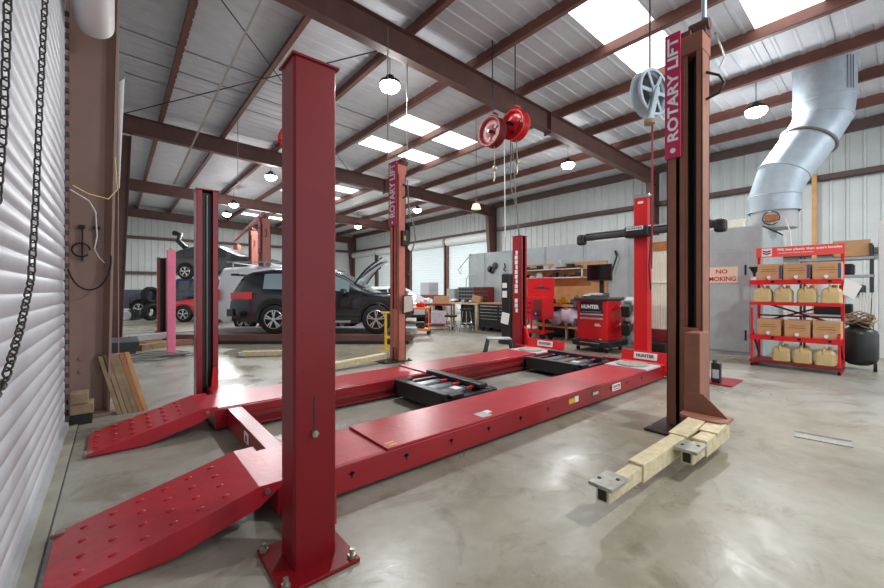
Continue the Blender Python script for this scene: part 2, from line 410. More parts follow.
# door outline in the wide panel and the sign
m = MB().box(PX-.03, PX-.004, 2.0, 2.9, .06, 2.08)
bd = tag(m.build('booth_door', galv_panel, bevel=.004), 'flat galvanised booth door carrying the no smoking sign', 'door')
MB().box(PX-.045, PX-.03, 2.04, 2.07, .3, .5).box(PX-.045, PX-.03, 2.04, 2.07, 1.6, 1.8).build('hinge', blackm, bd)
sg = tag(MB().box(PX-.045, PX-.034, 2.18, 2.78, 1.45, 1.77).build('no_smoking_sign', peach), 'peach no smoking sign with red letters on the galvanised booth', 'sign')
text('lettering', 'NO', (PX-.046, 2.45, 1.68), (0, -1, 0), (0, 0, 1), .2, .085, letter_r, sg)
text('lettering', 'SMOKING', (PX-.046, 2.47, 1.53), (0, -1, 0), (0, 0, 1), .52, .095, letter_r, sg)

# ---------------- four-post alignment lift ----------------
lift = thing('four_post_lift', 'big red four-post alignment lift lying lowered across the shop floor', 'vehicle lift', (0, 0, 0))
NX0, NX1 = .70, 6.1
def runway(y0, y1, near):
    m = MB().box(NX0, NX1, y0, y1, .03, .205)
    m.box(NX0-.1, NX0, y0, y1, .19, .205)
    r = m.build('runway', red, lift, bevel=.006)
    pin = y0 if near else y1
    # raised slip deck
    if near:
        MB().box(1.42, 3.42, 2.27, 2.84, .205, .222).build('deck_plate', red_deck, r, bevel=.004)
        MB().box(3.43, 5.5, 2.27, 2.84, .205, .215).build('deck_plate', red_deck, r, bevel=.003)
        MB().box(.70, 1.40, 2.285, 2.825, .2045, .2065).build('deck_plate', red_deck, r)
    else:
        MB().box(.70, 3.1, 4.08, 4.66, .205, .212).build('deck_plate', red_deck, r, bevel=.003)
        MB().box(3.12, 5.5, 4.06, 4.68, .205, .225).build('deck_plate', red_deck, r, bevel=.003)
        m = MB().box(.8, 5.9, 4.02, 4.05, .09, .13).box(.8, 5.9, 3.97, 4.05, .03, .05); m.build('jack_rail', red_dull, r)
        for i in range(34): MB().cyl((3.2+i*.07, 4.051, .175), (3.2+i*.07, 4.045, .175), .012, n=6).build('lock_hole', ink, r)
    m = MB()
    ys = y0-.001 if near else y0-.001
    for i in range(11):
        x = 1.15+i*.42; z = .14
        if near: MB().cyl((x, ys+.002, z), (x, ys-.001, z), .014, n=8).box(x-.007, x+.007, ys-.001, ys, z-.03, z).box(x-.022, x+.022, ys-.001, ys, z-.006, z+.006).build('lock_slot', ink, r)
    return r
rn = runway(2.26, 2.85, True); rf = runway(4.05, 4.67, False)
# stickers on the near runway
s1 = MB().box(4.55, 4.75, 2.256, 2.26, .09, .17).build('sticker', sticker, rn)
text('lettering', 'HUNTER', (4.65, 2.256, .14), (1, 0, 0), (0, 0, 1), .17, .035, ink, s1)
MB().box(4.57, 4.73, 2.2555, 2.257, .10, .112).build('stripe', letter_r, s1)
MB().box(3.62, 3.72, 2.256, 2.26, .11, .16).build('sticker', yellow, rn); MB().box(3.73, 3.80, 2.256, 2.26, .11, .17).build('sticker', sticker, rn)
MB().box(4.1, 4.22, 2.257, 2.26, .12, .15).build('sticker', plast_w, rn)
MB().box(2.38, 2.50, 2.30, 2.42, .222, .224).build('sticker', grey_lt, rn); MB().box(2.50, 2.56, 2.36, 2.42, .222, .2245).build('sticker', sticker, rn)
MB().box(1.46, 1.52, 2.30, 2.315, .222, .2235).build('sticker', yellow, rn); MB().box(1.45, 1.52, 2.34, 2.355, .222, .2235).build('sticker', yellow, rn)
# ramps
def ramp(y0, y1, x0=-.24):
    prof = [(x0, .012), (x0, .03), (.60, .235), (.72, .235), (.72, .205), (.60, .12), (.34, .05), (.2, .012)]
    m = MB().prism(prof, 'y', y0, y1)
    b = m
    sl = (.235-.03)/.84
    for i in range(6):
        for j in range(4):
            x = -.12+i*.115; y = y0+.09+j*(y1-y0-.18)/3
            z = .03+(x+.24)*sl
            b.ball((x, y, z), .022, .012, .008, 10, 6)
    rp = m.build('ramp', red_deck, lift, bevel=.003)
    for y in (y0+.03, y1-.03): MB().cyl((x0-.005, y-.02, .035), (x0-.005, y+.02, .035), .013, n=8).box(x0-.01, x0+.04, y-.025, y+.02, .035, .046).build('hinge_clip', zinc, rp)
    m = MB().cyl((.64, y0-.012, .20), (.64, y0, .20), .015, n=10); m.build('hinge_bolt', zinc, rp)
ramp(2.25, 2.86); ramp(4.05, 4.67, -.17)
# cross beams between the posts
for x in (.86, 6.25):
    cb = MB().box(x-.06, x+.06, 1.98, 5.12, .035, .20).build('cross_beam', red, lift, bevel=.005)
    MB().box(x-.064, x-.06, 3.3, 3.42, .09, .17).build('sticker', sticker, cb)
    MB().box(x-.066, x-.064, 3.34, 3.38, .10, .15).build('warning_mark', ink, cb)
# posts
def near_post():
    # closed back face towards the camera
    H = 2.37
    m = MB()
    m.prism([(.622, 1.95), (.622, 1.80), (.632, 1.785), (.818, 1.785), (.828, 1.80), (.828, 1.95), (.82, 1.95), (.82, 1.793), (.63, 1.793), (.63, 1.95)], 'z', .02, H)
    p = m.build('post', red_post, lift)
    MB().box(.612, .84, 1.775, 1.97, H, H+.012).build('top_plate', red_post, p, bevel=.003)
    m = MB().cyl((.70, 1.88, H+.01), (.70, 1.88, H+.04), .018, n=12).cyl((.70, 1.88, H+.04), (.70, 1.88, H+.055), .026, n=12); m.build('top_bolt', zinc, p)
    MB().box(.535, .90, 1.68, 2.06, 0, .02).build('base_plate', red_post, p, bevel=.004)
    for x, y in ((.565, 1.72), (.87, 1.71), (.56, 2.02), (.875, 2.03)):
        MB().cyl((x, y, .02), (x, y, .035), .02, n=6).cyl((x, y, .03), (x, y, .06), .011, n=8).build('anchor_bolt', zinc, p)
    m = MB().box(.713, .719, 1.783, 1.786, .62, .80); m.build('adjusting_slot', ink, p)
    m = MB().cyl((.716, 1.785, .63), (.716, 1.765, .63), .016, n=6).cyl((.716, 1.77, .63), (.716, 1.755, .63), .008, n=8); m.build('slot_bolt', zinc, p)
    m = MB()
    for x in (.66, .80):
        for z in (.16, .92, 1.10, 1.28, H-.10): m.cyl((x, 1.7845, z), (x, 1.787, z), .006, n=8)
    m.build('bolt_holes', ink, p)
near_post()
def slot_post(x0, x1, y0, y1, H, open_dir, stickers=False):
    """C-section post whose open side faces open_dir ('-y' or '-x')"""
    t = .008; m = MB()
    if open_dir == '-y':
        m.box(x0, x1, y1-t, y1, 0, H).box(x0, x0+t, y0, y1, 0, H).box(x1-t, x1, y0, y1, 0, H).box(x0, x0+.055, y0, y0+t, 0, H).box(x1-.055, x1, y0, y0+t, 0, H)
    else:
        m.box(x1-t, x1, y0, y1, 0, H).box(x0, x1, y0, y0+t, 0, H).box(x0, x1, y1-t, y1, 0, H)
    m.box(x0-.01, x1+.01, y0-.01, y1+.01, H, H+.012)
    p = m.build('post', red, lift, bevel=.003)
    MB().box(x0-.08, x1+.08, y0-.1, y1+.1, 0, .018).build('base_plate', red, p, bevel=.003)
    if open_dir == '-y':
        MB().box(x0+.03, x1-.03, y1-t-.01, y1-t, .02, H-.02).build('inner_ladder', ink, p)
        MB().box(x0+.06, x1-.06, y0+.06, y0+.07, .02, H-.02).build('dust_strip', black, p)
        MB().tube([((x0+x1)/2, y0+.04, .2), ((x0+x1)/2, y0+.04, H-.05)], .006, 6).build('lift_cable', zinc, p)
    return p
p2 = slot_post(.70, .915, 5.1, 5.3, 2.43, '-y')
MB().prism([(.83, .2), (.90, .2), (.88, .42), (.85, .42)], 'y', 5.02, 5.06).build('guide_bracket', red_bright, p2)
p3 = slot_post(6.42, 6.62, 5.12, 5.34, 2.42, '-y', True)
for i in range(13):
    z = 2.12-i*.1
    if i in (9,): continue
    MB().box(6.414, 6.419, 5.20, 5.20+(.075 if i % 3 else .055), z-.085, z).build('sticker', sticker, p3)
MB().prism([(5.0, .03), (5.12, .03), (5.12, .55), (5.07, .5), (4.98, .3)], 'x', 6.5, 6.55).build('guide_bracket', red_bright, p3)
p4 = slot_post(6.44, 6.60, 1.84, 2.0, 2.36, '-y')
MB().box(6.3, 6.85, 1.5, 1.78, 0, .02).build('base_plate', red, p4)
# wheel stops and turning plates at the far end
for (y0, y1) in ((2.24, 2.87), (4.03, 4.69)):
    w = MB().box(5.98, 6.1, y0, y1, .205, .23)
    w.prism([(6.14, .05), (6.2, .05), (6.25, .36), (6.2, .37)], 'y', y0-.05, y1+.05)
    ws = w.build('wheel_stop', red_bright, lift, bevel=.004)
    a = (y0+y1)/2; q = MB(); q.add([(6.168, a+.17, .245), (6.168, a-.17, .245), (6.186, a-.17, .345), (6.186, a+.17, .345)], [(0, 1, 2, 3)])
    q2 = q.build('sticker', sticker, ws)
    text('lettering', 'HUNTER', (6.174, a, .30), (0, -1, 0), (.18, 0, 1), .26, .05, ink, q2, depth=.004)
    MB().cyl((5.74, a, .222), (5.74, a, .24), .21, n=32).build('turning_plate', grate_m, lift, bevel=.003)
    MB().box(5.50, 5.98, y0+.02, y1-.02, .20, .221).build('turning_plate_tray', grey_lt, lift)

# rolling bridge jacks between the runways
def jack(name, x0, x1, label):
    t = thing(name, label, 'bridge jack')
    m = MB().box(x0, x0+.10, 3.0, 3.93, .06, .24).box(x1-.12, x1, 3.0, 3.93, .06, .2).box(x0, x1, 2.98, 3.05, .05, .19).box(x0, x1, 3.88, 3.95, .05, .19)
    m.box(x0+.1, x1-.1, 3.05, 3.88, .10, .12).build('frame', blackm, t, bevel=.006)
    m = MB()
    for y in (3.12, 3.34, 3.56): m.box(x0+.1, x1-.25, y, y+.16, .13, .215)
    m.build('top_cover', jack_grey, t, bevel=.02)
    MB().bar((x1-.22, 2.98, .25), (x1-.2, 3.97, .25), .12, .05).build('lifting_beam', blackm, t, bevel=.01)
    for y in (3.08, 3.3, 3.52): MB().box(x1-.38, x1-.28, y, y+.03, .225, .24).build('lever', red_bright, t)
    for y in (2.99, 3.90): MB().box(x0+.05, x0+.22, y-.05, y+.03, .20, .235).build('roller_bracket', black, t, bevel=.005)
    MB().box(x0+.3, x0+.4, 3.16, 3.28, .216, .218).build('label_plate', sticker, t)
    if name == 'bridge_jack': text('lettering', 'HYDRAULIC', (x0-.001, 3.3, .17), (0, -1, 0), (0, 0, 1), .3, .03, red_dull, t) if False else None
    return t
jack('bridge_jack', 2.55, 3.32, 'black rolling bridge jack between the runways at the middle of the lift')
jack('bridge_jack', 5.0, 5.95, 'black rolling bridge jack between the runways near their far end')

# ---------------- wheel alignment tower ----------------
tw = thing('alignment_tower', 'tall red wheel alignment post behind the lift carrying a black camera beam', 'alignment tower')
MB().box(7.0, 7.18, 2.86, 3.09, .05, 2.9).build('column', red_bright, tw, bevel=.01)
MB().box(6.75, 7.35, 2.5, 3.4, 0, .05).build('base_plate', red_bright, tw, bevel=.006)
MB().box(7.0, 7.2, 2.84, 3.09, 2.9, 2.96).build('top_cap', chrome, tw, bevel=.004)
MB().box(6.995, 7.0, 2.93, 3.02, 2.80, 2.84).build('badge', sticker, tw)
m = MB().bar((6.93, 1.8, 2.30), (6.93, 4.0, 2.30), .12, .12)
m.build('camera_beam', grey_dk, tw, bevel=.04, seg=3)
MB().bar((6.91, 1.9, 2.37), (6.91, 3.95, 2.37), .09, .02).build('beam_top_trim', grey_lt, tw, bevel=.01)
for y, nm in ((4.03, 'camera_head'), (1.78, 'camera_head')):
    hd = MB().ob((6.9, y, 2.26), (.16, .16, .2), (0, 0, 0)).build(nm, black, tw, bevel=.05, seg=3)
    MB().cyl((6.83, y, 2.24), (6.815, y, 2.24), .05, n=16).build('lens', glass, hd)
hb = MB().box(6.78, 7.0, 2.76, 3.18, 2.20, 2.40).build('centre_housing', black, tw, bevel=.05, seg=3)
sk = MB().box(6.772, 6.778, 2.84, 3.12, 2.32, 2.38).build('sticker', sticker, hb)
text('lettering', 'HUNTER', (6.771, 2.98, 2.35), (0, -1, 0), (0, 0, 1), .26, .035, ink, sk)
MB().tube([(6.98, 2.8, 2.9), (6.97, 2.79, 2.2), (6.96, 2.82, 1.7), (6.98, 2.8, 1.3)], .012, 6).build('cable', black, tw)

# ---------------- hunter alignment console ----------------
hc = thing('alignment_console', 'red and black alignment computer cabinet on casters with a flat monitor', 'alignment console', (7.75, 3.96, 0))
MB().box(0, .65, 0, .68, .2, 1.08).build('cabinet', red_bright, hc, bevel=.015)
MB().box(-.012, 0, .10, .60, .80, 1.06).build('front_panel', black, hc, bevel=.004)
sk = MB().box(-.018, -.012, .16, .56, .90, .99).build('sticker', ink, hc)
text('lettering', 'HUNTER', (-.019, .36, .945), (0, -1, 0), (0, 0, 1), .40, .085, letter_w, sk, bold=.05)
for z in (.845, .79, .70):
    d = MB().box(-.018, -.004, .08, .60, z-.025, z+.015).build('drawer', grey_lt if z < .8 else black, hc, bevel=.004)
    MB().box(-.03, -.018, .12, .56, z-.012, z).build('drawer_handle', chrome, d)
for a, b, z in ((.16, .26, .57), (.13, .27, .54), (.12, .17, .26)): MB().box(-.003, 0, a, b, z, z+.02).build('sticker', sticker, hc)
MB().box(-.08, .74, -.10, .76, .11, .25).build('bumper_base', blackm, hc, bevel=.03)
MB().box(-.086, -.08, .12, .58, .18, .20).build('base_trim', chrome, hc)
for x, y in ((.02, .02), (.62, .02), (.02, .66), (.62, .66)):
    c = MB().cyl((x-.0, y-.02, .05), (x, y+.02, .05), .05, n=16).build('caster', tyre_m, hc)
    MB().box(x-.025, x+.025, y-.03, y+.03, .07, .12).build('caster_fork', chrome, c)
MB().box(-.05, .68, -.05, .74, 1.08, 1.15).build('worktop', grey_dk, hc, bevel=.03, seg=3)
kb = MB(); kb.prism([(-.02, 1.15), (.3, 1.15), (.3, 1.24), (-.02, 1.17)], 'y', .1, .55); kb.build('keyboard', grey_dk, hc, bevel=.006)
MB().ob((.28, .25, 1.19), (.2, .24, .05), (0, R(-14), .2)).build('printer', blackm, hc, bevel=.01)
MB().bar((.42, .33, 1.14), (.42, .33, 1.5), .09, .05).bar((.42, .33, 1.5), (.34, .33, 1.62), .08, .05).build('monitor_arm', blackm, hc)
mo = MB().box(.30, .34, .05, .62, 1.50, 1.86).build('monitor', black, hc, bevel=.008)
MB().box(.296, .299, .07, .60, 1.53, 1.84).build('screen', screen_m, mo)
for i, z in enumerate((.98, .60)):
    for sx in (.12,):
        a = MB().bar((sx+.1, 0, z-.1), (sx-.0, -.22, z), .035, .035).build('target_bracket', red_bright, hc)
        b = MB().ob((sx+.30, -.22, z-.06), (.44, .16, .24), (0, R(-18), R(14))).build('wheel_target', black, hc, bevel=.02)
        MB().ob((sx+.38, -.23, z+.08), (.24, .15, .13), (0, R(-18), R(14))).build('clamp_head', grey_lt, b, bevel=.02)
    a = MB().ob((.1, .74, z-.02), (.16, .1, .16), (0, R(20), 0)).build('wheel_target', grey_dk, hc, bevel=.02)

# ---------------- two-post lift columns ----------------
def fl(x): return x
def lift_column(x, y, H, mface, mside, label, sign=True, detail=True, arms=True, w=.15, D=.20, sw=.13):
    """opening faces -x; local origin at the front face centre on the floor"""
    t = thing('lift_column', label, 'lift column', (x, y, 0))
    m = MB().box(D-.02, D, -w, w, 0, H).box(0, D, -w, -w+.012, 0, H).box(0, D, w-.012, w, 0, H).box(0, .012, w-.08, w, 0, H).box(0, .012, -w, -w+.05, 0, H)
    m.build('column_shell', mface, t, bevel=.003)
    MB().box(.02, .05, w-.15, w-.105, 0, H-.05).build('guide_rail', mface, t, bevel=.003)
    MB().box(.03, .05, -.02, .03, 0, H-.05).build('centre_rail', mface, t, bevel=.003)
    MB().box(D-.05, D-.02, -w+.02, w-.02, .05, H-.1).build('shade_liner', blackm, t)  # black sheet stands for the shade inside the column
    MB().cyl((.12, -.06, .9), (.12, -.06, H-.15), .025, n=12).build('hydraulic_cylinder', black, t)
    MB().box(-.012, D+.01, -w-.005, w-.10, H-.17, H).build('top_header', mface, t, bevel=.004)
    m = MB().box(.05, .2, -.16, -.06, H, H+.08).cyl((.1, -.18, H+.09), (.1, -.02, H+.09), .05, n=14).box(.0, .06, -.05, .12, H, H+.05); m.build('pulley_block', steel_dk, t)
    MB().box(-.32, D+.1, -w-.06, w+.08, 0, .02).build('base_plate', blackm, t, bevel=.004)
    for a, b in ((-.28, w+.04), (-.28, -w-.02), (D+.06, w+.04), (D+.06, -w-.02)): MB().cyl((a, b, .02), (a, b, .05), .018, n=6).build('anchor_bolt', zinc, t)
    # carriage
    c = MB().box(-.02, .14, -w+.03, w-.12, .25, .95)
    if arms: c.box(-.27, -.02, -.21, -.09, .24, .93).prism([(-.43, .24), (-.10, .24), (-.09, .36), (-.10, .42), (-.24, .42)], 'x', -.285, -.27)
    c.build('carriage', mside, t, bevel=.004)
    if sign:
        s = MB().box(-.03, -.012, w-sw, w+.005, H-1.11, H+.07).build('sign', sign_red, t, bevel=.002)
        text('lettering', 'ROTARY LIFT', (-.031, w-sw/2, H-.46), (0, 0, 1), (0, 1, 0), .98, sw*.74, letter_w, s, bold=.03)
        MB().cyl((-.0305, w-sw/2, H-1.04), (-.032, w-sw/2, H-1.04), .024, n=16).build('round_emblem', letter_w, s)
    if detail:
        MB().tube([(.1, -w, H-.35), (.1, -w-.1, H-.42), (.1, -w-.14, H-.5), (.1, -w-.1, H-.58), (.1, -w, H-.6)], .012, 6).build('hose_loop', black, t)
    if arms:
        yk = MB()
        pts = [(-.38, -.43), (-.43, -.40), (-.45, -.28), (-.43, -.14), (-.38, -.09), (-.20, -.08), (-.20, -.43)]
        yk.prism(pts, 'z', .23, .255); yk.build('yoke_plate', mface, t, bevel=.004)
        for k, (y0, xa, xb, wd) in enumerate(((-.235, -.30, -1.97, .10), (-.365, -.25, -1.06, .10))):
            a = MB().box(xa, xb+.42 if k == 0 else xb+.25, y0-wd/2, y0+wd/2, .09, .21).build('arm', cream, t, bevel=.008)
            MB().box(xa+.05, xb, y0-wd/2+.012, y0+wd/2-.012, .10, .19).build('inner_tube', cream, a, bevel=.005)
            g = MB().prism([(xa-.08, .25), (xa-.55*(1 if k == 0 else .65), .222), (xa-.55*(1 if k == 0 else .65), .205), (xa-.08, .2)], 'y', y0-wd/2-.012, y0+wd/2+.012); g.build('gusset', cream, a, bevel=.004)
            m = MB().box(xb-.04, xb+.17, y0-.075, y0+.065, .19, .212); m.build('arm_pad', grate_m, a, bevel=.004)
            m = MB().box(xb-.004, xb+.0, y0-.024, y0+.024, .112, .176); m.build('end_opening', ink, a)
            MB().cyl((xb+.04, y0+.04, .212), (xb+.04, y0+.04, .216), .012, n=8).cyl((xb+.10, y0-.04, .212), (xb+.10, y0-.04, .216), .012, n=8).build('pad_bolt', ink, a)
    return t
c1 = lift_column(4.08, 1.34, 3.66, brown, brown, 'nearest brown two-post lift column with cream arms stretched over the floor')
c2 = lift_column(3.93, 6.05, 3.58, salmon, salmon, 'salmon lift column with the red upright sign standing behind the far runway', w=.14, D=.16, arms=False, sw=.25)
MB().box(.05, .19, -.20, -.13, 2.1, 2.38).build('control_box', black, c2, bevel=.01)
MB().box(.08, .12, -.206, -.20, 2.2, 2.28).build('warning_label', yellow, c2)
MB().box(.06, .15, -.133, -.13, 1.73, 1.9).build('sticker', sticker, c2)
for z in (2.5, 2.62, 2.7, 2.78): MB().box(.03, .14, -.133, -.13, z, z+.06).build('sticker', sticker, c2)
m = MB().ob((.15, -.22, 1.05), (.22, .02, .34), (R(12), R(-8), 0)).build('clipboard', blackm, c2)
MB().ob((.15, -.235, 1.05), (.19, .01, .30), (R(12), R(-8), 0)).build('instruction_sheet', plast_w, m)
MB().tube([(.15, -.2, 3.3), (.17, -.24, 2.7), (.2, -.34, 2.45), (.22, -.36, 2.2), (.18, -.3, 2.0)], .012, 6).build('cable', rope_m, c2)
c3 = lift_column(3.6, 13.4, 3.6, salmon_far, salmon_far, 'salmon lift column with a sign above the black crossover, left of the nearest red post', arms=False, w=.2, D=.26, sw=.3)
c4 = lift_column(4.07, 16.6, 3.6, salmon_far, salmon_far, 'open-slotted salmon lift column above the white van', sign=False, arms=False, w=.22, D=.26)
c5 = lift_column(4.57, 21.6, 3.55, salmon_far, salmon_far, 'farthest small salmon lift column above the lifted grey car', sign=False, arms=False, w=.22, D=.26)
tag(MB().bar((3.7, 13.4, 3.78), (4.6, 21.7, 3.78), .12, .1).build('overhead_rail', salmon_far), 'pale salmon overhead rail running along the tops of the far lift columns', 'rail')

# ---------------- cars ----------------
def interp(pts, x):
    if x <= pts[0][0]: return pts[0][1]
    for (a, b), (c, d) in zip(pts, pts[1:]):
        if x <= c: 
            t = (x-a)/(c-a); return b+(d-b)*t
    return pts[-1][1]
def wheel(t, x, y, r, side, w=.22, spokes=5, cover=chrome):
    m = MB().lathe([(r*.62, -w/2), (r*.93, -w/2), (r, -w/2+.03), (r, w/2-.03), (r*.93, w/2), (r*.62, w/2)], (x, y, r), (0, 1, 0), 32)
    wh = m.build('wheel', tyre_m, t)
    MB().cyl((x, y-side*w*.1, r), (x, y+side*w*.2, r), r*.62, n=24).build('wheel_disc', blackm, wh)
    m = MB(); f = y+side*w*.46
    m.lathe([(r*.60, -.01), (r*.66, -.01), (r*.66, .01), (r*.60, .01)], (x, f, r), (0, 1, 0), 32)
    for i in range(spokes):
        for da in (-.16, .16):
            a = 2*PI*i/spokes+.3
            m.bar((x+math.cos(a)*r*.1, f, r+math.sin(a)*r*.1), (x+math.cos(a+da)*r*.62, f, r+math.sin(a+da)*r*.62), r*.09, .03, (0, 1, 0))
    m.cyl((x, f-.02, r), (x, f+.02, r), r*.14, n=12); m.build('rim', cover, wh)
    return wh
def car(name, label, loc, rz, L, Wd, prof, belt, xr, xf, r, paint, windows, sill=.28, tumble=.28, side=-1, cat='car', glassm=glass, lift=0):
    t = thing(name, label, cat, loc, rz)
    hw = Wd/2
    def top(x): return interp(prof, x)
    def bz(x): return min(interp(belt, x), top(x)-.01)
    def low(x):
        z = sill
        for c in (xr, xf):
            d = abs(x-c); R_ = r*1.13
            if d < R_: z = max(z, r+math.sqrt(R_*R_-d*d))
        if x < .25: z = max(z, sill+(.25-x)*.6)
        if x > L-.3: z = max(z, sill+(x-L+.3)*.4)
        return min(z, bz(x)-.05)
    def half(x):
        e = min(x, L-x); return hw*(1-.16*max(0, 1-e/.55)**2)
    def ring(x):
        h = half(x); b = bz(x); tp = top(x); lo = low(x); g = max(0, tp-b)
        yr = h*.94-tumble*g
        pts = [(h*.94, lo), (h*.985, lo+.25*(b-lo)), (h, lo+.6*(b-lo)), (h*.985, lo+.85*(b-lo)), (h*.94, b), (h*.94-tumble*g*.9, b+g*.86), (yr*.93-.02, tp-g*.02), (yr*.5, tp+.01), (0, tp+.018)]
        return pts
    xs = sorted(set([0, L]+[L*i/70 for i in range(71)]+[c+s*r*1.13*q for c in (xr, xf) for s in (-1, 1) for q in (1, .97, .9, .75)]))
    rows = []
    for x in xs:
        p = ring(x); rows.append([(x, -y, z) for y, z in p]+[(x, y, z) for y, z in p[::-1][1:]])
    m = MB().sheet(rows)
    n = len(rows[0]); m.add(rows[0], [tuple(range(n))]); m.add(rows[-1], [tuple(range(n))])
    m.box(.3, L-.3, -hw*.72, hw*.72, sill-.02, sill+.3)
    body = m.build('body', paint, t)
    def side_patch(x0, x1, v0, v1, s, off=.012):
        rr = []
        for i in range(9):
            x = x0+(x1-x0)*i/8; h = half(x); b = bz(x); g = max(.02, top(x)-b)
            rr.append([(x, s*(h*.94-tumble*g*v+off), b+g*v) for v in (v0, v0+(v1-v0)*.5, v1)])
        return rr
    for (x0, x1, v1) in windows:
        for s in (-1, 1):
            MB().sheet(side_patch(x0, x1, .1, v1, s)).build('side_window', glassm, t)
    for c in (xr, xf):
        for s in (-1, 1):
            wheel(t, c, s*(hw-.10), r, s)
            a = MB(); R_ = r*1.13
            a.tube([(c+R_*math.cos(q), s*(half(c)*.965), r+R_*math.sin(q)) for q in [PI*i/16 for i in range(17)]], .025, 6); a.build('arch_trim', blackm, t)
    MB().box(xr+r*1.2, xf-r*1.2, -hw*.99, hw*.99, sill-.03, sill+.09).build('sill_trim', blackm, t, bevel=.02)
    t2 = dict(top=top, half=half, bz=bz)
    return t, t2
# direction (a, b): a along the picture's right, from the shop's axes
AX = -40
suv, f = car('crossover_car', 'black crossover car on a drive-on lift with its bonnet propped open', (0, 0, 0), 0, 4.42, 1.82,
    [(0, .8), (.05, 1.0), (.28, 1.42), (.5, 1.52), (1.0, 1.59), (2.0, 1.59), (2.5, 1.52), (2.85, 1.36), (3.3, 1.08), (3.5, 1.0), (4.0, .94), (4.3, .82), (4.38, .66), (4.42, .5)],
    [(0, .95), (.6, 1.04), (3.3, .98), (4.42, .9)], 1.14, 3.62, .35, carblk, [(.85, 1.35, .78), (1.4, 2.1, .85), (2.15, 2.95, .86)], glassm=glass_lt)
MB().sheet([[(x, y*.62, f['top'](x)+.02) for y in (-1, -.5, 0, .5, 1)] for x in (2.55, 2.8, 3.0, 3.25)]).build('windscreen', glass_lt, suv)
for s in (-1, 1):
    m = MB(); m.sheet([[(x, s*(f['half'](x)*1.0+.006), z) for z in (.84-.0*x, 1.0+.03*x)] for x in (.02, .15, .3, .45, .62)]); m.build('tail_lamp', tail, suv)
    MB().box(4.12, 4.36, s*.5, s*.78, .66, .76).build('head_lamp', glass_lt, suv, bevel=.03)
    m = MB().ob((2.85, s*1.0, 1.03), (.13, .2, .13)); m.build('wing_mirror', carblk, suv, bevel=.03)
MB().box(1.35, 3.0, -.915, .915, .27, .33).build('sill_chrome', chrome, suv, bevel=.01)
MB().box(-.02, .2, -.7, .7, 1.42, 1.47).build('roof_spoiler', black, suv, bevel=.015)
MB().box(-.03, .02, -.28, .28, .86, 1.0).build('plate_recess', grey_dk, suv)
MB().box(-.04, .1, -.86, .86, .42, .6).build('rear_bumper_insert', grey_dk, suv, bevel=.02)
for s in (-1, 1): MB().tube([(.6, s*.62, 1.60), (.8, s*.62, 1.64), (2.2, s*.62, 1.64), (2.5, s*.62, 1.57)], .015, 6).build('roof_rail', chrome, suv)
bon = MB(); rows = []
for i in range(9):
    u = i/8; row = []
    for j in range(9):
        y = -.78+1.56*j/8; a = R(44)
        l = 1.02*u; crown = .10*math.sin(PI*u*.9)+.05*(1-(y/.78)**2)
        row.append((3.02+l*math.cos(a)-crown*math.sin(a)*.9, y*(1-.12*u), 1.12+l*math.sin(a)+crown*math.cos(a)*.9))
    rows.append(row)
bo_ = bon.sheet(rows).build('bonnet', carblk, suv)
sd = bo_.modifiers.new('solid', 'SOLIDIFY'); sd.thickness = .035
MB().ob((3.75, 0, .975), (.9, 1.3, .05)).build('engine_bay_shade', ink, suv, bevel=.02)  # dark slab paints the shade of the open engine bay
# place: local x towards the picture's right
SUVX, SUVY = 2.66, 11.28
suv.location = (SUVX, SUVY, .235); suv.rotation_euler = (0, 0, R(-40))
# drive-on lift under it
dl = thing('drive_on_lift', 'low brown drive-on lift runways carrying the black crossover', 'vehicle lift', (SUVX, SUVY, 0), R(-40))
for y in (-.76, .76):
    MB().box(-1.3, 4.5, y-.28, y+.28, .08, .235).build('runway', steel_dk if y < 0 else grey_lt, dl, bevel=.01)
    MB().box(-1.2, 4.4, y-.27, y+.24, 0, .1).build('runway_base', blackm, dl)
m = MB().prism([(-1.7, .0), (-1.3, .2), (-1.3, .0)], 'y', -1.04, -.48).prism([(-1.7, .0), (-1.3, .2), (-1.3, .0)], 'y', .48, 1.04); m.build('ramp', steel_dk, dl)
# white van behind
van, f = car('white_van', 'white cargo van with a roof rack behind the black crossover', (3.0, 14.7, 0), R(-40), 4.7, 1.95,
    [(0, 1.2), (.02, 1.85), (.15, 2.02), (1.0, 2.08), (3.2, 2.08), (3.6, 1.95), (4.1, 1.25), (4.6, 1.05), (4.7, .7)],
    [(0, 1.1), (4.7, 1.0)], .95, 3.9, .34, whitev, [(3.0, 3.7, .8)], tumble=.12, cat='van')
MB().box(-.02, .04, -.97, -.84, .95, 1.35).box(-.02, .04, .84, .97, .95, 1.35).box(-.0, .18, -.985, -.95, 1.0, 1.32).build('tail_lamp', tail, van)
MB().box(-.03, .02, -.5, .5, .62, .72).build('rear_step', grey_dk, van)
m = MB()
for x in (.5, 1.5, 2.5): m.bar((x, -.8, 2.17), (x, .8, 2.17), .04, .04); m.box(x-.02, x+.02, -.8, -.76, 2.03, 2.17).box(x-.02, x+.02, .76, .8, 2.03, 2.17)
m.bar((.3, -.78, 2.19), (2.8, -.78, 2.19), .03, .03); m.bar((.3, .78, 2.19), (2.8, .78, 2.19), .03, .03)
m.build('roof_rack', grey_lt, van)
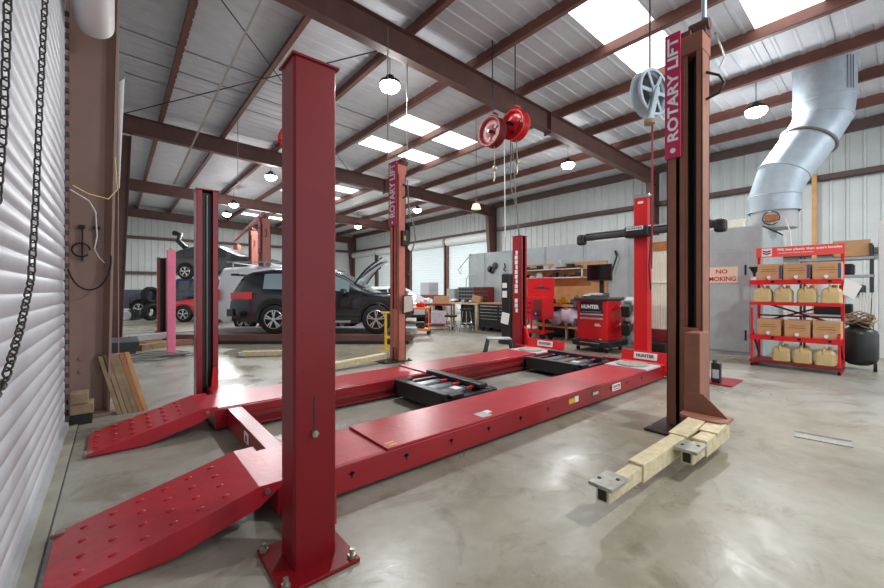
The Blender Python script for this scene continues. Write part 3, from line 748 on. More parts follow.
# lifted grey car
lc, f = car('lifted_car', 'dark grey car raised high on a lift beyond the narrow red post', (2.15, 20.8, 1.75), R(-40), 4.5, 1.8,
    [(0, .7), (.1, 1.0), (.5, 1.25), (1.1, 1.42), (2.2, 1.42), (3.1, 1.02), (4.2, .9), (4.5, .6)], [(0, .92), (4.5, .85)], .9, 3.6, .32, cargrey, [(.8, 1.5, .8), (1.55, 2.6, .85)])
MB().box(-.02, .05, -.85, -.45, .72, .86).build('tail_lamp', tail, lc)
m = MB(); m.tube([(.3, .1, 1.4), (-.05, .1, 1.75), (.05, .1, 2.02), (-.25, .1, 2.1)], .12, 8).build('open_hatch', black, lc)
# raise its support arms
tag(MB().bar((4.2, 16.85, 1.8), (3.6, 18.6, 1.8), .1, .1).bar((4.25, 16.85, 1.8), (4.6, 18.2, 1.8), .1, .1).box(3.55, 3.65, 18.55, 18.65, 1.75, 1.95).build('lift_arms', salmon), 'salmon lift arms under the raised grey car', 'lift arm')
# navy pickup and red car
pk, f = car('pickup_truck', 'navy blue pickup truck parked by the back wall at the far left', (.6, 24.3, 0), R(-38), 5.6, 2.0,
    [(0, .95), (.05, 1.32), (2.3, 1.32), (2.4, 1.34), (2.6, 1.85), (3.9, 1.88), (4.4, 1.38), (5.3, 1.2), (5.6, .8)], [(0, 1.25), (5.6, 1.15)], 1.1, 4.5, .4, navy, [(2.8, 3.3, .8), (3.4, 4.1, .8)], sill=.45)
MB().box(.0, .3, -1.0, -.96, .9, 1.15).build('tail_lamp', tail, pk); MB().box(.1, .4, -1.01, -.97, 1.0, 1.1).build('reflective_patch', sticker, pk)
rc, f = car('red_car', 'low red car partly hidden behind the narrow red post', (4.0, 17.4, 0), R(140), 4.0, 1.7,
    [(0, .6), (.2, .9), (.7, 1.3), (2.0, 1.35), (2.8, .95), (3.8, .82), (4.0, .5)], [(0, .85), (4, .78)], .8, 3.2, .32, carred, [(.9, 1.5, .8), (1.55, 2.4, .8)])
rc.location = (5.1, 17.3, 0)
# white car by the far shutters
wc, f = car('white_car', 'white car nose behind the orange tool cart near the far shutters', (7.2, 14.2, 0), R(-38), 4.3, 1.78,
    [(0, .8), (.2, 1.1), (.8, 1.42), (2.0, 1.45), (2.9, 1.0), (4.0, .85), (4.3, .5)], [(0, .92), (4.3, .82)], .8, 3.4, .33, whitev, [(.9, 1.5, .8), (1.55, 2.6, .85)])

# ---------------- tyres and odd stock at the far left ----------------
def tyre(loc, r, w, axis, label, group=None, rim=None):
    m = MB().lathe([(r*.6, -w/2), (r*.93, -w/2), (r, -w/3), (r, w/3), (r*.93, w/2), (r*.6, w/2), (r*.6, -w/2)], loc, axis, 28)
    o = tag(m.build('tyre', tyre_m), label, 'tyre', group)
    if rim: MB().cyl(Vector(loc)-Vector(axis)*w*.3, Vector(loc)+Vector(axis)*w*.3, r*.6, n=20).build('rim', rim, o)
    return o
tyre((1.18, 20.7, .36), .36, .26, (.6, -.8, 0), 'black tyre standing left of the dark pink post, lower one', None)
tyre((1.17, 20.75, 1.08), .36, .26, (.6, -.8, 0), 'black tyre on top of another left of the dark pink post')
for i in range(2):
    m = MB().lathe([(.24, -.1), (.3, -.1), (.27, -.06), (.27, .06), (.3, .1), (.24, .1)], (.60, 21.7, .11+i*.21), (0, 0, 1), 24)
    tag(m.build('steel_rim', grey_dk), ['lower dark steel wheel rim of the small stack', 'upper dark steel wheel rim of the small stack'][i], 'wheel rim', 'stack of wheel rims')
m = MB().lathe([(.0, -.1), (.2, -.1), (.22, -.08), (.2, 0), (.22, .1), (.12, .06), (.0, .04)], (.30, 21.2, .22), (.5, -.85, 0), 24)
tag(m.build('steel_rim', grey_lt), 'pale steel wheel rim standing on edge beside the rim stack', 'wheel rim')

# pink posts
pp = thing('pink_lift_post', 'short bright pink lift post standing beyond the hose coil', 'lift post')
MB().box(.80, .94, 9.45, 9.60, 0, 2.1).build('post_body', pink, pp, bevel=.01)
MB().box(.74, 1.0, 9.38, 9.7, 0, .02).build('base_plate', pink, pp); MB().cyl((.87, 9.53, 2.1), (.87, 9.53, 2.14), .03, n=8).build('top_bolt', zinc, pp)
pp = thing('dark_pink_lift_post', 'dull maroon slotted lift post behind the bright pink one', 'lift post')
MB().box(1.0, 1.06, 14.7, 15.0, 0, 2.3).box(1.2, 1.26, 14.7, 15.0, 0, 2.3).box(1.0, 1.26, 14.98, 15.0, 0, 2.3).build('post_body', red_dull, pp)
MB().box(1.06, 1.2, 14.96, 14.975, 0, 2.3).build('dark_recess', ink, pp); MB().box(.95, 1.4, 14.6, 15.1, 0, .02).build('base_plate', red_dull, pp)

# wood planks leaning by the brown column
for i in range(6):
    a = i*.058; L_ = .62+.02*(i % 3)
    m = MB().bar((.10+a, 5.45-.01*i, .003), (-.02+a*.52, 5.86, .60), .16 if i % 2 else .12, .03, (1, 0, 0))
    m = MB()
    x0 = .02+i*.044; 
    m.add([(x0, 5.28, 0), (x0+.040, 5.28, 0), (x0+.040, 5.40, 0), (x0, 5.40, 0), (x0-.16, 5.50, .60+.01*(i % 3)), (x0-.120, 5.50, .60+.01*(i % 3)), (x0-.120, 5.62, .60), (x0-.16, 5.62, .60)],
          [(0, 1, 2, 3), (7, 6, 5, 4), (0, 4, 5, 1), (1, 5, 6, 2), (2, 6, 7, 3), (3, 7, 4, 0)])
    o = m.build('wood_plank', wood_orange if i == 4 else (wood if i == 5 else wood_old), bevel=.003)
    tag(o, ['innermost leaning grey plank touching the brown column', 'second leaning grey plank counted from the brown column', 'third leaning grey plank counted from the brown column', 'fourth leaning plank, the last grey one of the row', 'leaning orange-stained plank, second from outside', 'outermost leaning light plank of the row beside the column'][i], 'plank', 'planks leaning by the column')
# blocks at the foot
for i, (z, w, mm) in enumerate(((0, .16, wood_old), (.1, .17, wood_old), (.2, .13, wood))):
    tag(MB().box(-.33, -.33+w, 5.12, 5.34, z, z+.095).build('wood_block', blackm if i == 0 else wood_old, bevel=.006), ['dark bottom wood block of the stack at the column foot', 'middle wood block of the stack at the column foot', 'top pale wood block of the stack at the column foot'][i], 'wood block', 'blocks at the column foot')
# tub, hose coil, long beams
b = MB(); b.add([(-.15, 9.7, 0), (.3, 9.7, 0), (.3, 10.6, 0), (-.15, 10.6, 0), (-.22, 9.62, .3), (.38, 9.62, .3), (.38, 10.68, .3), (-.22, 10.68, .3)],
    [(0, 1, 2, 3), (0, 1, 5, 4), (1, 2, 6, 5), (2, 3, 7, 6), (3, 0, 4, 7), (4, 5, 6, 7)])
tag(b.build('plastic_tub', grey_dk, bevel=.01), 'low charcoal plastic tub beyond the leaning planks', 'tub')
m = MB()
for q in range(5):
    pts = []
    for i in range(28):
        a = 2*PI*i/28; rr = .25+.03*q+.05*math.sin(3*a+q)
        pts.append((.55+rr*1.5*math.cos(a)+.05*math.sin(q*2), 9.1+rr*.9*math.sin(a)+.04*q, .02+.012*q+.01*math.sin(2*a+q)))
    m.tube(pts, .012, 6, True)
m.tube([(.9, 9.2, .015), (1.2, 9.0, .015), (1.35, 9.25, .015), (1.1, 9.4, .015)], .01, 6)
tag(m.build('hose_coil', rope_m), 'coil of grey hose on the floor before the pink post', 'hose')
for i, (p0, p1, mm) in enumerate((((.2, 11.2, .07), (1.7, 11.9, .07), wood_orange), ((.5, 10.9, .07), (2.0, 11.1, .07), brown), ((.25, 11.25, .2), (1.6, 11.9, .2), grey_lt), ((.4, 10.55, .06), (1.1, 11.1, .06), wood_old))):
    tag(MB().bar(p0, p1, .14, .13).build('steel_beam' if i != 3 else 'wood_beam', mm, bevel=.005), ['orange-brown beam lying at the back of the pile beyond the tub', 'brown beam lying behind the pink post', 'light grey beam lying on top of the pile beyond the tub', 'short weathered wood beam beside the tub'][i], 'beam')

# creeper arms / jack stands on the floor near the SUV
def floor_arm(p0, p1, label):
    t = thing('folded_lift_arm', label, 'lift arm')
    MB().bar(p0, p1, .12, .1).build('arm_tube', cream, t, bevel=.01)
    MB().ob(p0, (.16, .16, .06)).build('arm_pad', grate_m, t)
floor_arm((2.35, 5.9, .07), (3.72, 6.02, .12), 'cream lift arm on the floor at the foot of the salmon column')
floor_arm((1.9, 8.3, .06), (3.3, 7.5, .06), 'small cream lift arm on the floor left of the nearest red post')
t = thing('yellow_jack_stand', 'thin yellow support stand in front of the crossover front wheel', 'jack stand', (4.62, 7.45, 0), R(-40))
MB().bar((0, 0, .02), (0, 0, .78), .05, .05).build('upright', yellow, t); MB().bar((-.02, 0, .25), (.3, .1, .25), .05, .05).bar((-.12, 0, .02), (.14, 0, .02), .06, .04).bar((0, -.12, .02), (0, .12, .02), .06, .04).build('foot', yellow, t)
MB().bar((-.1, 0, .8), (.12, 0, .8), .06, .04).build('saddle', yellow, t)

# ---------------- oil rack ----------------
RX, RY0, RY1 = 8.42, .66, 1.72
rk = thing('oil_display_rack', 'red steel display rack of boxes and jugs with a lettered banner', 'rack')
for y in (RY0, RY1):
    MB().box(RX+.50, RX+.54, y-.02, y+.02, 0, 2.02).build('upright', red_bright, rk, bevel=.003)
    MB().box(RX, RX+.03, y-.015, y+.015, 0, 1.0 if y == RY1 else 0.6).build('upright', red_bright, rk, bevel=.003)
m = MB()
for y in (RY0, RY1): m.box(RX+.0, RX+.54, y-.02, y+.02, .0, .05); m.bar((RX+.02, y, .62), (RX+.5, y, .2), .03, .03)
m.build('foot_rail', red_dull, rk)
SH = [.12, .62, .98+.22, 1.56]
SH = [.10, .52, 1.075, 1.45]
for i, z in enumerate(SH):
    m = MB().box(RX, RX+.52, RY0-.02, RY1+.02, z, z+.015).box(RX-.012, RX, RY0-.03, RY1+.03, z-.06 if i in (1, 3) else z-.03, z+.02)
    m.build('shelf', red_bright if i else red_dull, rk, bevel=.003)
    if i in (1, 3):
        for y in (.82, 1.17, 1.5): MB().cyl((RX-.014, y-.06, z-.015), (RX-.011, y-.06, z-.015), .024, n=14).build('tap_notch', ink, rk)
MB().bar((RX+.5, RY0, .72), (RX+.5, RY1, 1.1), .02, .03).bar((RX+.5, RY0, 1.1), (RX+.5, RY1, .72), .02, .03).box(RX+.45, RX+.48, RY0, RY1, .84, .87).build('back_brace', red_dull, rk)
bn = MB().box(RX+.46, RX+.49, RY0-.03, RY1+.03, 1.88, 2.05).build('banner', mat('banner_coral', (236, 84, 78), .45, var=0), rk)
bx = RX+.458
text('lettering', '70% less plastic than quart bottles', (bx, 1.06, 1.995), (0, -1, 0), (0, 0, 1), .80, .052, letter_w, bn, bold=.03)
text('lettering', 'reusable and widely recyclable', (bx, 1.22, 1.94), (0, -1, 0), (0, 0, 1), .45, .028, letter_w, bn, bold=.01)
lg = MB().box(bx-.003, bx+.002, 1.53, 1.67, 1.895, 2.035).build('logo_panel', sticker, bn)
def chev(z, m_):
    q = MB(); x = bx-.006
    q.add([(x, 1.655, z), (x, 1.60, z-.022), (x, 1.545, z), (x, 1.545, z+.026), (x, 1.60, z+.004), (x, 1.655, z+.026)], [(0, 1, 4, 5), (1, 2, 3, 4)]); q.build('chevron', m_, lg)
chev(1.98, blue); chev(1.94, letter_r)
# boxes with a white tap
def tap_box(y, z, w, label):
    t = thing('oil_carton', label, 'carton', (RX+.03, y, z), 0, 'cartons with taps on the rack')
    MB().box(0, .34, -w/2, w/2, 0, .27).build('carton', card, t, bevel=.005)
    m = MB().cyl((0, 0, .045), (-.04, 0, .045), .018, n=10).cyl((-.03, 0, .06), (-.03, 0, .01), .014, n=10).cyl((-.02, 0, .045), (-.05, 0, .045), .026, n=12); m.build('tap', white, t)
    MB().box(-.002, 0, -.11, .11, .14, .155).box(-.002, 0, -.09, .09, .175, .19).box(-.002, 0, -.09, -.03, .10, .11).build('printed_lines', wood_orange, t)
    return t
nm = ['left', 'middle', 'right']
for i, y in enumerate((1.49, 1.15, .80)):
    t = tap_box(y, SH[3]+.017, .32, '%s carton with a white tap and dark blue edge on the upper shelf' % nm[i])
    MB().box(-.003, 0, -.16, -.125, .02, .24).build('blue_edge', mat('carton_blue', (70, 76, 130), .6, var=0) if i == 0 else MATS['carton_blue'], t)
for i, y in enumerate((1.50, 1.14, .80)):
    tap_box(y, SH[1]+.017, .31, '%s carton with a white tap on the lower carton shelf' % nm[i])
def jug(y, z, label):
    t = thing('oil_jug', label, 'jug', (RX+.12, y, z), 0, 'amber jugs on the rack')
    m = MB(); w = .118; rows = []
    for zz, q in ((0, .9), (.015, 1), (.18, .97), (.225, .8), (.245, .45), (.25, .3)):
        rows.append([(w*q*cx, w*q*cy, zz) for cx, cy in ((-1, -.75), (-.75, -1), (.75, -1), (1, -.75), (1, .75), (.75, 1), (-.75, 1), (-1, .75), (-1, -.75))])
    m.sheet(rows, False); m.add(rows[0][:-1], [tuple(range(8))]); m.add(rows[-1][:-1], [tuple(range(8))]); m.build('body', jug_m, t, bevel=.006)
    MB().tube([(-.10, .01, .15), (-.125, .01, .23), (-.06, .01, .28), (0, .01, .27), (.02, .01, .22)], .013, 8).build('handle', jug_m, t)
    MB().cyl((.03, -.05, .22), (.03, -.05, .285), .028, n=14).build('cap', jug_m, t)
    MB().box(-.119, -.116, -.06, .06, .06, .13).build('label_patch', jug_m, t)
for i, y in enumerate((1.58, 1.32, 1.03, .75)): jug(y, SH[2]+.017, ['leftmost', 'second from left', 'third from left', 'rightmost'][i]+' amber jug of four on the middle shelf')
for i, y in enumerate((1.34, 1.08, .82)): jug(y, SH[0]+.017, nm[i]+' amber jug of three on the bottom shelf')
# funnel at the rack's top left and hanging papers
t = thing('black_funnel', 'black funnel standing at the left end of the top shelf', 'funnel', (RX+.08, 1.70, 1.467))
MB().lathe([(.015, 0), (.02, .12), (.075, .22), (.08, .235), (.07, .235), (.015, .13)], (0, 0, 0), (0, 0, 1), 20).build('cone', black, t)
MB().cyl((0, 0, -.0), (0, 0, .06), .05, n=14).build('cup', plast_w, t)
m = MB(); m.add([(RX-.02, .60, 1.48), (RX-.05, .42, 1.36), (RX-.05, .50, 1.16), (RX-.03, .62, 1.24)], [(0, 1, 2, 3)])
o = m.build('paper_sheets', sticker); o.modifiers.new('s', 'SOLIDIFY').thickness = .006; tag(o, 'white papers hanging on the right side of the oil rack', 'papers')
# compressor tank right of rack
t = thing('air_compressor', 'black air compressor tank with tangled hoses right of the oil rack', 'compressor')
MB().lathe([(.0, .06), (.12, .08), (.2, .14), (.22, .2), (.22, .58), (.2, .64), (.12, .69), (0, .71)], (9.35, .50, 0), (0, 0, 1), 32).build('tank', blackm, t)
m = MB()
for q in range(9):
    m.tube([(9.3+random.uniform(-.12, .15), .50+.2*math.cos(a+q)*random.uniform(.6, 1), .74+.04*q/2+.05*math.sin(2*a+q)) for a in [i*.6 for i in range(11)]], .01, 5)
m.build('hose_tangle', wood_old, t)
MB().ob((9.4, .5, .75), (.24, .24, .12)).build('motor', blackm, t, bevel=.03)
for y in (.32, .68): MB().cyl((9.25, y-.02, .07), (9.25, y+.02, .07), .07, n=14).build('wheel', tyre_m, t)
# grey shelving behind
t = thing('storage_shelving', 'dark grey storage shelving behind the compressor', 'shelving', (11.1, .42, 0))
m = MB()
for x in (0, .45):
    for y in (0, 1.0): m.box(x, x+.04, y, y+.04, 0, 2.2)
m.build('frame', grey_dk, t)
for z in (.3, .75, 1.15, 1.55, 1.9): MB().box(-.01, .5, -.01, 1.05, z, z+.05).build('shelf', grey_lt, t)
for i, (y, z, w, h, mm, lb) in enumerate(((.45, 1.6, .5, .22, black, 'black bin on the fourth shelf behind the compressor'), (.3, 1.2, .5, .2, grey_dk, 'charcoal bin on the third shelf behind the compressor'), (.5, .8, .55, .22, black, 'black bin on the second shelf behind the compressor'))):
    tag(MB().box(11.1, 11.5, .42+y-w/2+.05, .42+y+w/2+.05, z, z+h).build('storage_bin', mm, bevel=.03), lb, 'bin')
o = MB().ob((11.3, .72, 2.12), (.4, .5, .32), (0, 0, R(8))).build('cardboard_box', card, bevel=.005); tag(o, 'battered cardboard box on top of the grey shelving', 'box')
m = MB()
for q in range(6): m.bar((10.7, .38+q*.05, .0), (10.9, .36+q*.04, 1.25), .025, .025)
tag(m.build('white_rods', sticker), 'bundle of white rods leaning on the shelving', 'rods')
tag(MB().box(11.2, 12.0, -1.1, .35, 0, 2.62).build('white_cabinet', white, bevel=.01), 'tall white cabinet at the right edge of the picture', 'cabinet')

# ---------------- duct ----------------
dc = thing('ventilation_duct', 'huge bent galvanised ventilation duct rising from the booth to the roof', 'duct')
def dring(c, r, ax, n=28):
    ax = Vector(ax).normalized(); u = Vector((ax.z, 0, -ax.x)); u = u.normalized(); v = ax.cross(u); c = Vector(c)
    return [c+(u*math.cos(2*PI*i/n)+v*math.sin(2*PI*i/n))*r for i in range(n+1)]
path = [((10.55, 1.79, 2.92), (0, 0, 1), .43), ((10.55, 1.79, 3.25), (0, 0, 1), .43), ((10.68, 1.66, 3.72), (.36, -.33, 1), .44), ((11.02, 1.32, 4.38), (.42, -.40, 1), .45), ((11.26, 1.13, 4.85), (.15, -.12, 1), .47), ((11.29, 1.11, 5.2), (0, 0, 1), .485), ((11.29, 1.11, 5.97), (0, 0, 1), .495)]
for i in range(len(path)-1):
    a, b = path[i], path[i+1]
    m = MB().sheet([dring(*[a[0], a[2], a[1]]), dring(b[0], b[2], b[1])])
    o = m.build('duct_segment', galv, dc); 
    MB().tube(dring(b[0], b[2]+.004, b[1])[:-1], .012, 6, True).build('seam', galv_panel if i != 2 else steel_dk, o)
MB().tube(dring(path[3][0], .465, path[3][1])[:-1], .03, 6, True).build('rust_band', mat('rusty_band', (120, 112, 108), .5, metal=.3, var=.2), dc)
m = MB()
for i in range(3):
    a = R(228)+i*R(7); m.box(11.29+.50*math.cos(a)-.005, 11.29+.50*math.cos(a)+.005, 1.11+.50*math.sin(a)-.005, 1.11+.50*math.sin(a)+.005, 5.25, 5.9)
m.build('strap', steel_dk, dc)
MB().cyl((10.55, 1.79, 2.57), (10.55, 1.79, 2.93), .38, n=28).build('stack_collar', grey_lt, dc)
t = thing('burner_ring', 'rusty round electrical box with wires under the duct', 'electrical box')
MB().lathe([(.12, 0), (.14, .02), (.12, .04)], (9.9, 1.72, 2.72), (1, .1, 0), 20).build('ring', black, t); MB().ob((9.95, 1.72, 2.72), (.1, .2, .14)).build('terminal_block', wood_orange, t, bevel=.02)
MB().tube([(9.9, 1.72, 2.6), (9.85, 1.5, 2.68), (9.8, 1.42, 2.4), (9.78, 1.4, 2.1)], .01, 6).build('cable', white, t)
tag(MB().box(9.9, 10.2, 2.15, 2.52, 2.57, 2.76).build('white_carton', plast_w, bevel=.01), 'cream carton lying on the booth roof left of the duct', 'box')
trim(MB().box(14.85, 14.95, 1.60, 1.70, 0, 4.5), wood)

# ---------------- work area along the partition ----------------
pb = MB().box(PX-.05, PX-.02, 4.9, 7.5, .95, 2.05)
tag(pb.build('plywood_board', wood), 'plywood tool board fixed to the partition behind the console', 'board')
t = thing('work_bench', 'long plywood work bench and lower shelf before the tool board', 'work bench', (9.0, 4.4, 0))
MB().box(0, .55, 0, 2.6, .86, .92).build('bench_top', wood, t, bevel=.004); MB().box(0, .55, 0, 2.6, .30, .35).build('lower_shelf', wood, t); MB().box(.52, .56, 0, 2.6, .0, .86).build('back_sheet', blackm, t)  # black sheet at the back paints the shade under the bench
for x in (.03, .5):
    for y in (.03, 1.3, 2.55): MB().box(x-.03, x+.03, y-.03, y+.03, 0, .86).build('leg', wood_old, t)
t = thing('wall_shelf', 'pale wall shelf of small tools on the plywood board', 'shelf')
MB().box(PX-.35, PX-.05, 5.4, 7.4, 1.62, 1.65).box(PX-.35, PX-.05, 5.4, 7.4, 1.86, 1.88).box(PX-.35, PX-.32, 5.4, 5.43, 1.62, 1.88).build('boards', plast_w, t)
names = [('power_drill', 'drill'), ('air_tool', 'air tool'), ('tool_case', 'case'), ('grinder', 'grinder'), ('small_box', 'box')]
cols = [blackm, grey_dk, red_dull, grey_lt, blackm, black, galv]
i = 0
words_ = ['far left', 'second', 'third', 'fourth', 'fifth', 'sixth', 'seventh', 'far right']
for z, zl in ((1.88, 'upper'), (1.65, 'lower')):
    for q in range(8):
        y = 7.3-q*.245; h = random.uniform(.05, .13)
        mm = cols[(q*3+(z > 1.7)) % 7]
        o = MB().ob((PX-.2, y, z+h/2), (.16, .17, h), (0, 0, random.uniform(-.4, .4))).ob((PX-.24, y+.03, z+h*.7), (.08, .06, h*.5), (0, 0, .5)).build('small_tool', mm, bevel=.015)
        tag(o, '%s shop tool counted from the left on the %s level of the wall shelf' % (words_[q], zl), 'tool', 'tools on the wall shelf')
o = MB().prism([(5.95, 2.03-.1), (6.35, 2.03-.1), (6.15, 2.12)], 'x', PX-.3, PX-.1).build('peaked_box', grey_lt, bevel=.01); tag(o, 'grey peaked tool case on top of the wall shelf', 'case')
for i, y in enumerate((4.98, 5.16)):
    o = MB().box(PX-.2, PX-.05, y-.07, y+.07, 1.65, 1.83).build('parts_carton', sticker, bevel=.004); MB().box(PX-.202, PX-.2, y-.05, y+.05, 1.7, 1.74).build('red_print', letter_r, o)
    tag(o, ['right', 'left'][i]+' one of two small white and red cartons on the tool board', 'carton', 'small cartons on the board')
tag(MB().box(PX-.22, PX-.05, 4.85, 5.3, 1.62, 1.65).build('small_shelf', wood), 'short wooden ledge under the two white cartons', 'shelf')
m = MB().bar((PX-.08, 4.75, 1.75), (PX-.08, 4.62, 2.15), .03, .03).bar((PX-.08, 4.62, 2.15), (PX-.08, 4.66, 2.28), .05, .04)
tag(m.build('caulking_gun', blackm), 'black long-handled tool hanging at the right of the tool board', 'hand tool')
# bench clutter
for y, mm, nm_, lb in ((6.3, blue, 'blue_grinder', 'blue power tool on the bench'), (5.95, yellow, 'yellow_drill', 'yellow cordless drill on the bench'), (5.55, grey_dk, 'bench_vise', 'dark bench vise beside the yellow drill')):
    m = MB().ob((9.2, y, 1.0), (.12, .24, .12), (0, .2, .3)).cyl((9.15, y, .94), (9.12, y-.1, 1.14), .05, n=10).ob((9.2, y+.1, .95), (.1, .08, .08)); tag(m.build(nm_, mm, bevel=.02), lb, 'power tool')
m = MB().lathe([(.06, 0), (.09, .02), (.05, .05), (.05, .14), (.1, .17), (.1, .2), (.03, .22)], (8.9, 4.72, .92+.0), (0, 0, 1), 16).cyl((8.9, 4.72, 1.1), (8.72, 4.9, 1.2), .035, n=10)
tag(m.build('brass_clamp_stand', galv_panel), 'metal bench clamp left of the alignment console', 'clamp')
m = MB().ball((9.15, 5.7, .62), .24, .36, .22, 20, 12, .025).ball((9.05, 6.0, .55), .2, .24, .17, 16, 10, .025).ball((9.05, 5.4, .54), .2, .24, .17, 16, 10, .025)
tag(m.build('plastic_bag_bundle', purple), 'large bundle of lilac grey plastic bags on the lower bench shelf', 'bag')
m = MB().box(9.02, 9.4, 4.8, 5.1, .355, .45); tag(m.build('tray', black, bevel=.01), 'black tray under the lilac bags', 'tray')
t = thing('red_crate', 'dark red crate on the floor left of the alignment console', 'crate', (8.55, 4.88, 0))
MB().box(0, .3, 0, .3, 0, .34).build('crate_body', red_dull, t, bevel=.01)
m = MB()
for z in (.08, .16, .24): m.box(-.004, 0, .03, .27, z, z+.03)
m.build('crate_slots', ink, t)
# red tool chest with open lid
t = thing('red_tool_chest', 'bright red tool cabinet with raised back panel right of the lettered red post', 'tool cabinet', (8.25, 5.9, 0))
MB().box(.05, .5, 0, .8, .55, 1.12).build('drawer_box', red_bright, t, bevel=.01)
for z in (1.0, .88, .76): MB().box(.035, .05, .38, .76, z-.05, z+.03).build('drawer', red_bright, t, bevel=.004)
for z in (.965, .845, .725): MB().box(.03, .038, .40, .74, z-.012, z+.006).build('drawer_handle', ink, t)
MB().box(.044, .05, .06, .32, .62, 1.05).build('side_cupboard', red_dull, t, bevel=.004)
MB().box(.45, .5, -.02, .82, 1.12, 1.62).build('back_sheet', red_bright, t, bevel=.006)
m = MB().bar((.445, .1, 1.34), (.445, .6, 1.36), .02, .03).ball((.44, .35, 1.38), .01, .09, .03); m.build('tool_silhouette', grey_dk, t)
m = MB()
for y in (.02, .4, .78): m.box(.06, .1, y-.02, y+.02, .2, .55)
m.box(.02, .5, -.02, .82, .2, .24).box(-.02, .05, -.04, .84, .18, .26); m.build('lower_tray', red_bright, t, bevel=.004)
MB().ball((.2, .5, .31), .15, .22, .07).build('white_rags', sticker, t)
for y in (.06, .74):
    for x in (.08, .44): MB().cyl((x, y-.02, .09), (x, y+.02, .09), .09, n=14).build('caster', tyre_m, t)
o = thing('spray_bottle', 'small blue and white bottle at the cabinet edge', 'bottle', (8.24, 6.1, .555)); MB().cyl((0, 0, 0), (0, 0, .13), .03, n=14).build('body', blue, o); MB().cyl((0, 0, .13), (0, 0, .16), .02, n=10).build('cap', sticker, o)
MB().box(-.05, .05, -.05, .05, -.02, 0).build('ledge', red_bright, o)

# black service unit left of the lettered post (lift power column)
t = thing('tall_black_unit', 'tall black machine with papers left of the lettered red post', 'machine', (7.2, 6.1, 0))
MB().box(0, .3, 0, .25, .1, 1.7).build('body', black, t, bevel=.04); MB().box(-.05, .35, -.05, .3, 0, .12).build('foot', blackm, t, bevel=.02)
for z, h in ((1.35, .12), (1.12, .16)): MB().box(-.006, 0, .06, .2, z, z+h).build('paper_label', sticker, t)
MB().ob((-.02, .1, .62), (.05, .2, .26), (R(10), 0, 0)).build('hanging_rag', sticker, t)

# black drawer cabinet (rollaway)
t = thing('black_tool_chest', 'black rolling drawer chest with wooden top left of the lettered red post', 'tool chest', (8.95, 7.55, 0))
MB().box(.0, .5, 0, 1.25, .12, .86).build('cabinet', blackm, t, bevel=.008)
MB().box(-.02, .52, -.02, 1.27, .86, .90).build('wood_top', wood, t, bevel=.004)
for y0, y1 in ((.03, .42), (.45, 1.22)):
    for z in (.76, .66, .56, .46, .36): 
        d = MB().box(-.012, 0, y0, y1, z-.04, z+.045).build('drawer', black, t, bevel=.003)
        MB().box(-.02, -.01, y0+.02, y1-.02, z+.02, z+.04).build('drawer_handle', chrome, d)
for x in (.06, .44):
    for y in (.1, 1.15): MB().cyl((x, y-.02, .06), (x, y+.02, .06), .06, n=14).build('caster', tyre_m, t)
# cream bench with bins
t = thing('cream_work_bench', 'cluttered cream metal bench carrying the parts bins', 'work bench', (8.9, 8.85, 0))
MB().box(0, .7, 0, 2.4, .82, .88).build('bench_top', cream, t, bevel=.005)
for y in (.03, 1.2, 2.3): MB().box(.02, .12, y, y+.1, 0, .82).build('leg', cream, t); MB().box(.58, .68, y, y+.1, 0, .82).build('leg', cream, t)
MB().box(.3, .66, .2, 1.1, .1, .8).build('under_shelf_box', blackm, t)
def bins(y0, y1, mm, label):
    t = thing('parts_bin_cabinet', label, 'parts bins', (9.3, y0, .88)); w = y1-y0
    MB().box(.0, .28, 0, w, 0, .52).build('cabinet', mm, t, bevel=.004)
    for r_ in range(4):
        for c_ in range(5): MB().box(-.006, 0, .02+c_*(w-.04)/5, .0+(c_+1)*(w-.04)/5, .04+r_*.12, .115+r_*.12).build('bin', ink, t)
bins(8.75, 9.42, red_dull, 'red parts bin cabinet on the right of the cream bench')
bins(9.45, 10.2, mat('grey_bin_paint', (120, 126, 130), .5), 'grey parts bin cabinet left of the red one')
tag(MB().box(9.2, 9.5, 10.3, 10.7, .88, 1.35).build('grey_case', grey_lt, bevel=.01), 'plain grey metal case left of the parts bins', 'case')
tag(MB().ob((9.05, 9.0, 1.0), (.25, .3, .22), (.2, .1, .4)).build('tan_carton', card, bevel=.02), 'crumpled tan carton on the right end of the cream bench', 'box')
for i, (x, y, mm, lb) in enumerate(((9.0, 10.1, sticker, 'white crumpled papers at the middle of the cream bench'), (9.0, 10.6, grey_lt, 'grey crumpled rag pile on the cream bench'), (9.05, 11.1, blackm, 'dark parts heap at the left of the cream bench'), (9.0, 11.5, sticker, 'white rag heap at the left end of the cream bench'))):
    tag(MB().ball((x, y, .93), .14, .22, .06, 10, 6, .03).build('rag_pile', mm), lb, 'rags')
# hanging black tools on the partition
m = MB()
for a, b in ((8.95, 2.0), (8.72, 2.1), (8.85, 1.95)): m.lathe([(.0, 0), (.11, .0), (.11, .02), (0, .02)], (PX-.04, a, b), (1, 0, 0), 14)
tag(m.build('hanging_discs', grey_dk), 'cluster of dark round discs hanging on the partition', 'discs')
m = MB().tube([(PX-.05, 8.3, 2.15), (PX-.05, 8.25, 2.05), (PX-.05, 8.33, 1.95), (PX-.05, 8.25, 1.9)], .02, 6); tag(m.build('hanging_hook', ink), 'small dark hook hanging right of the discs', 'hook')
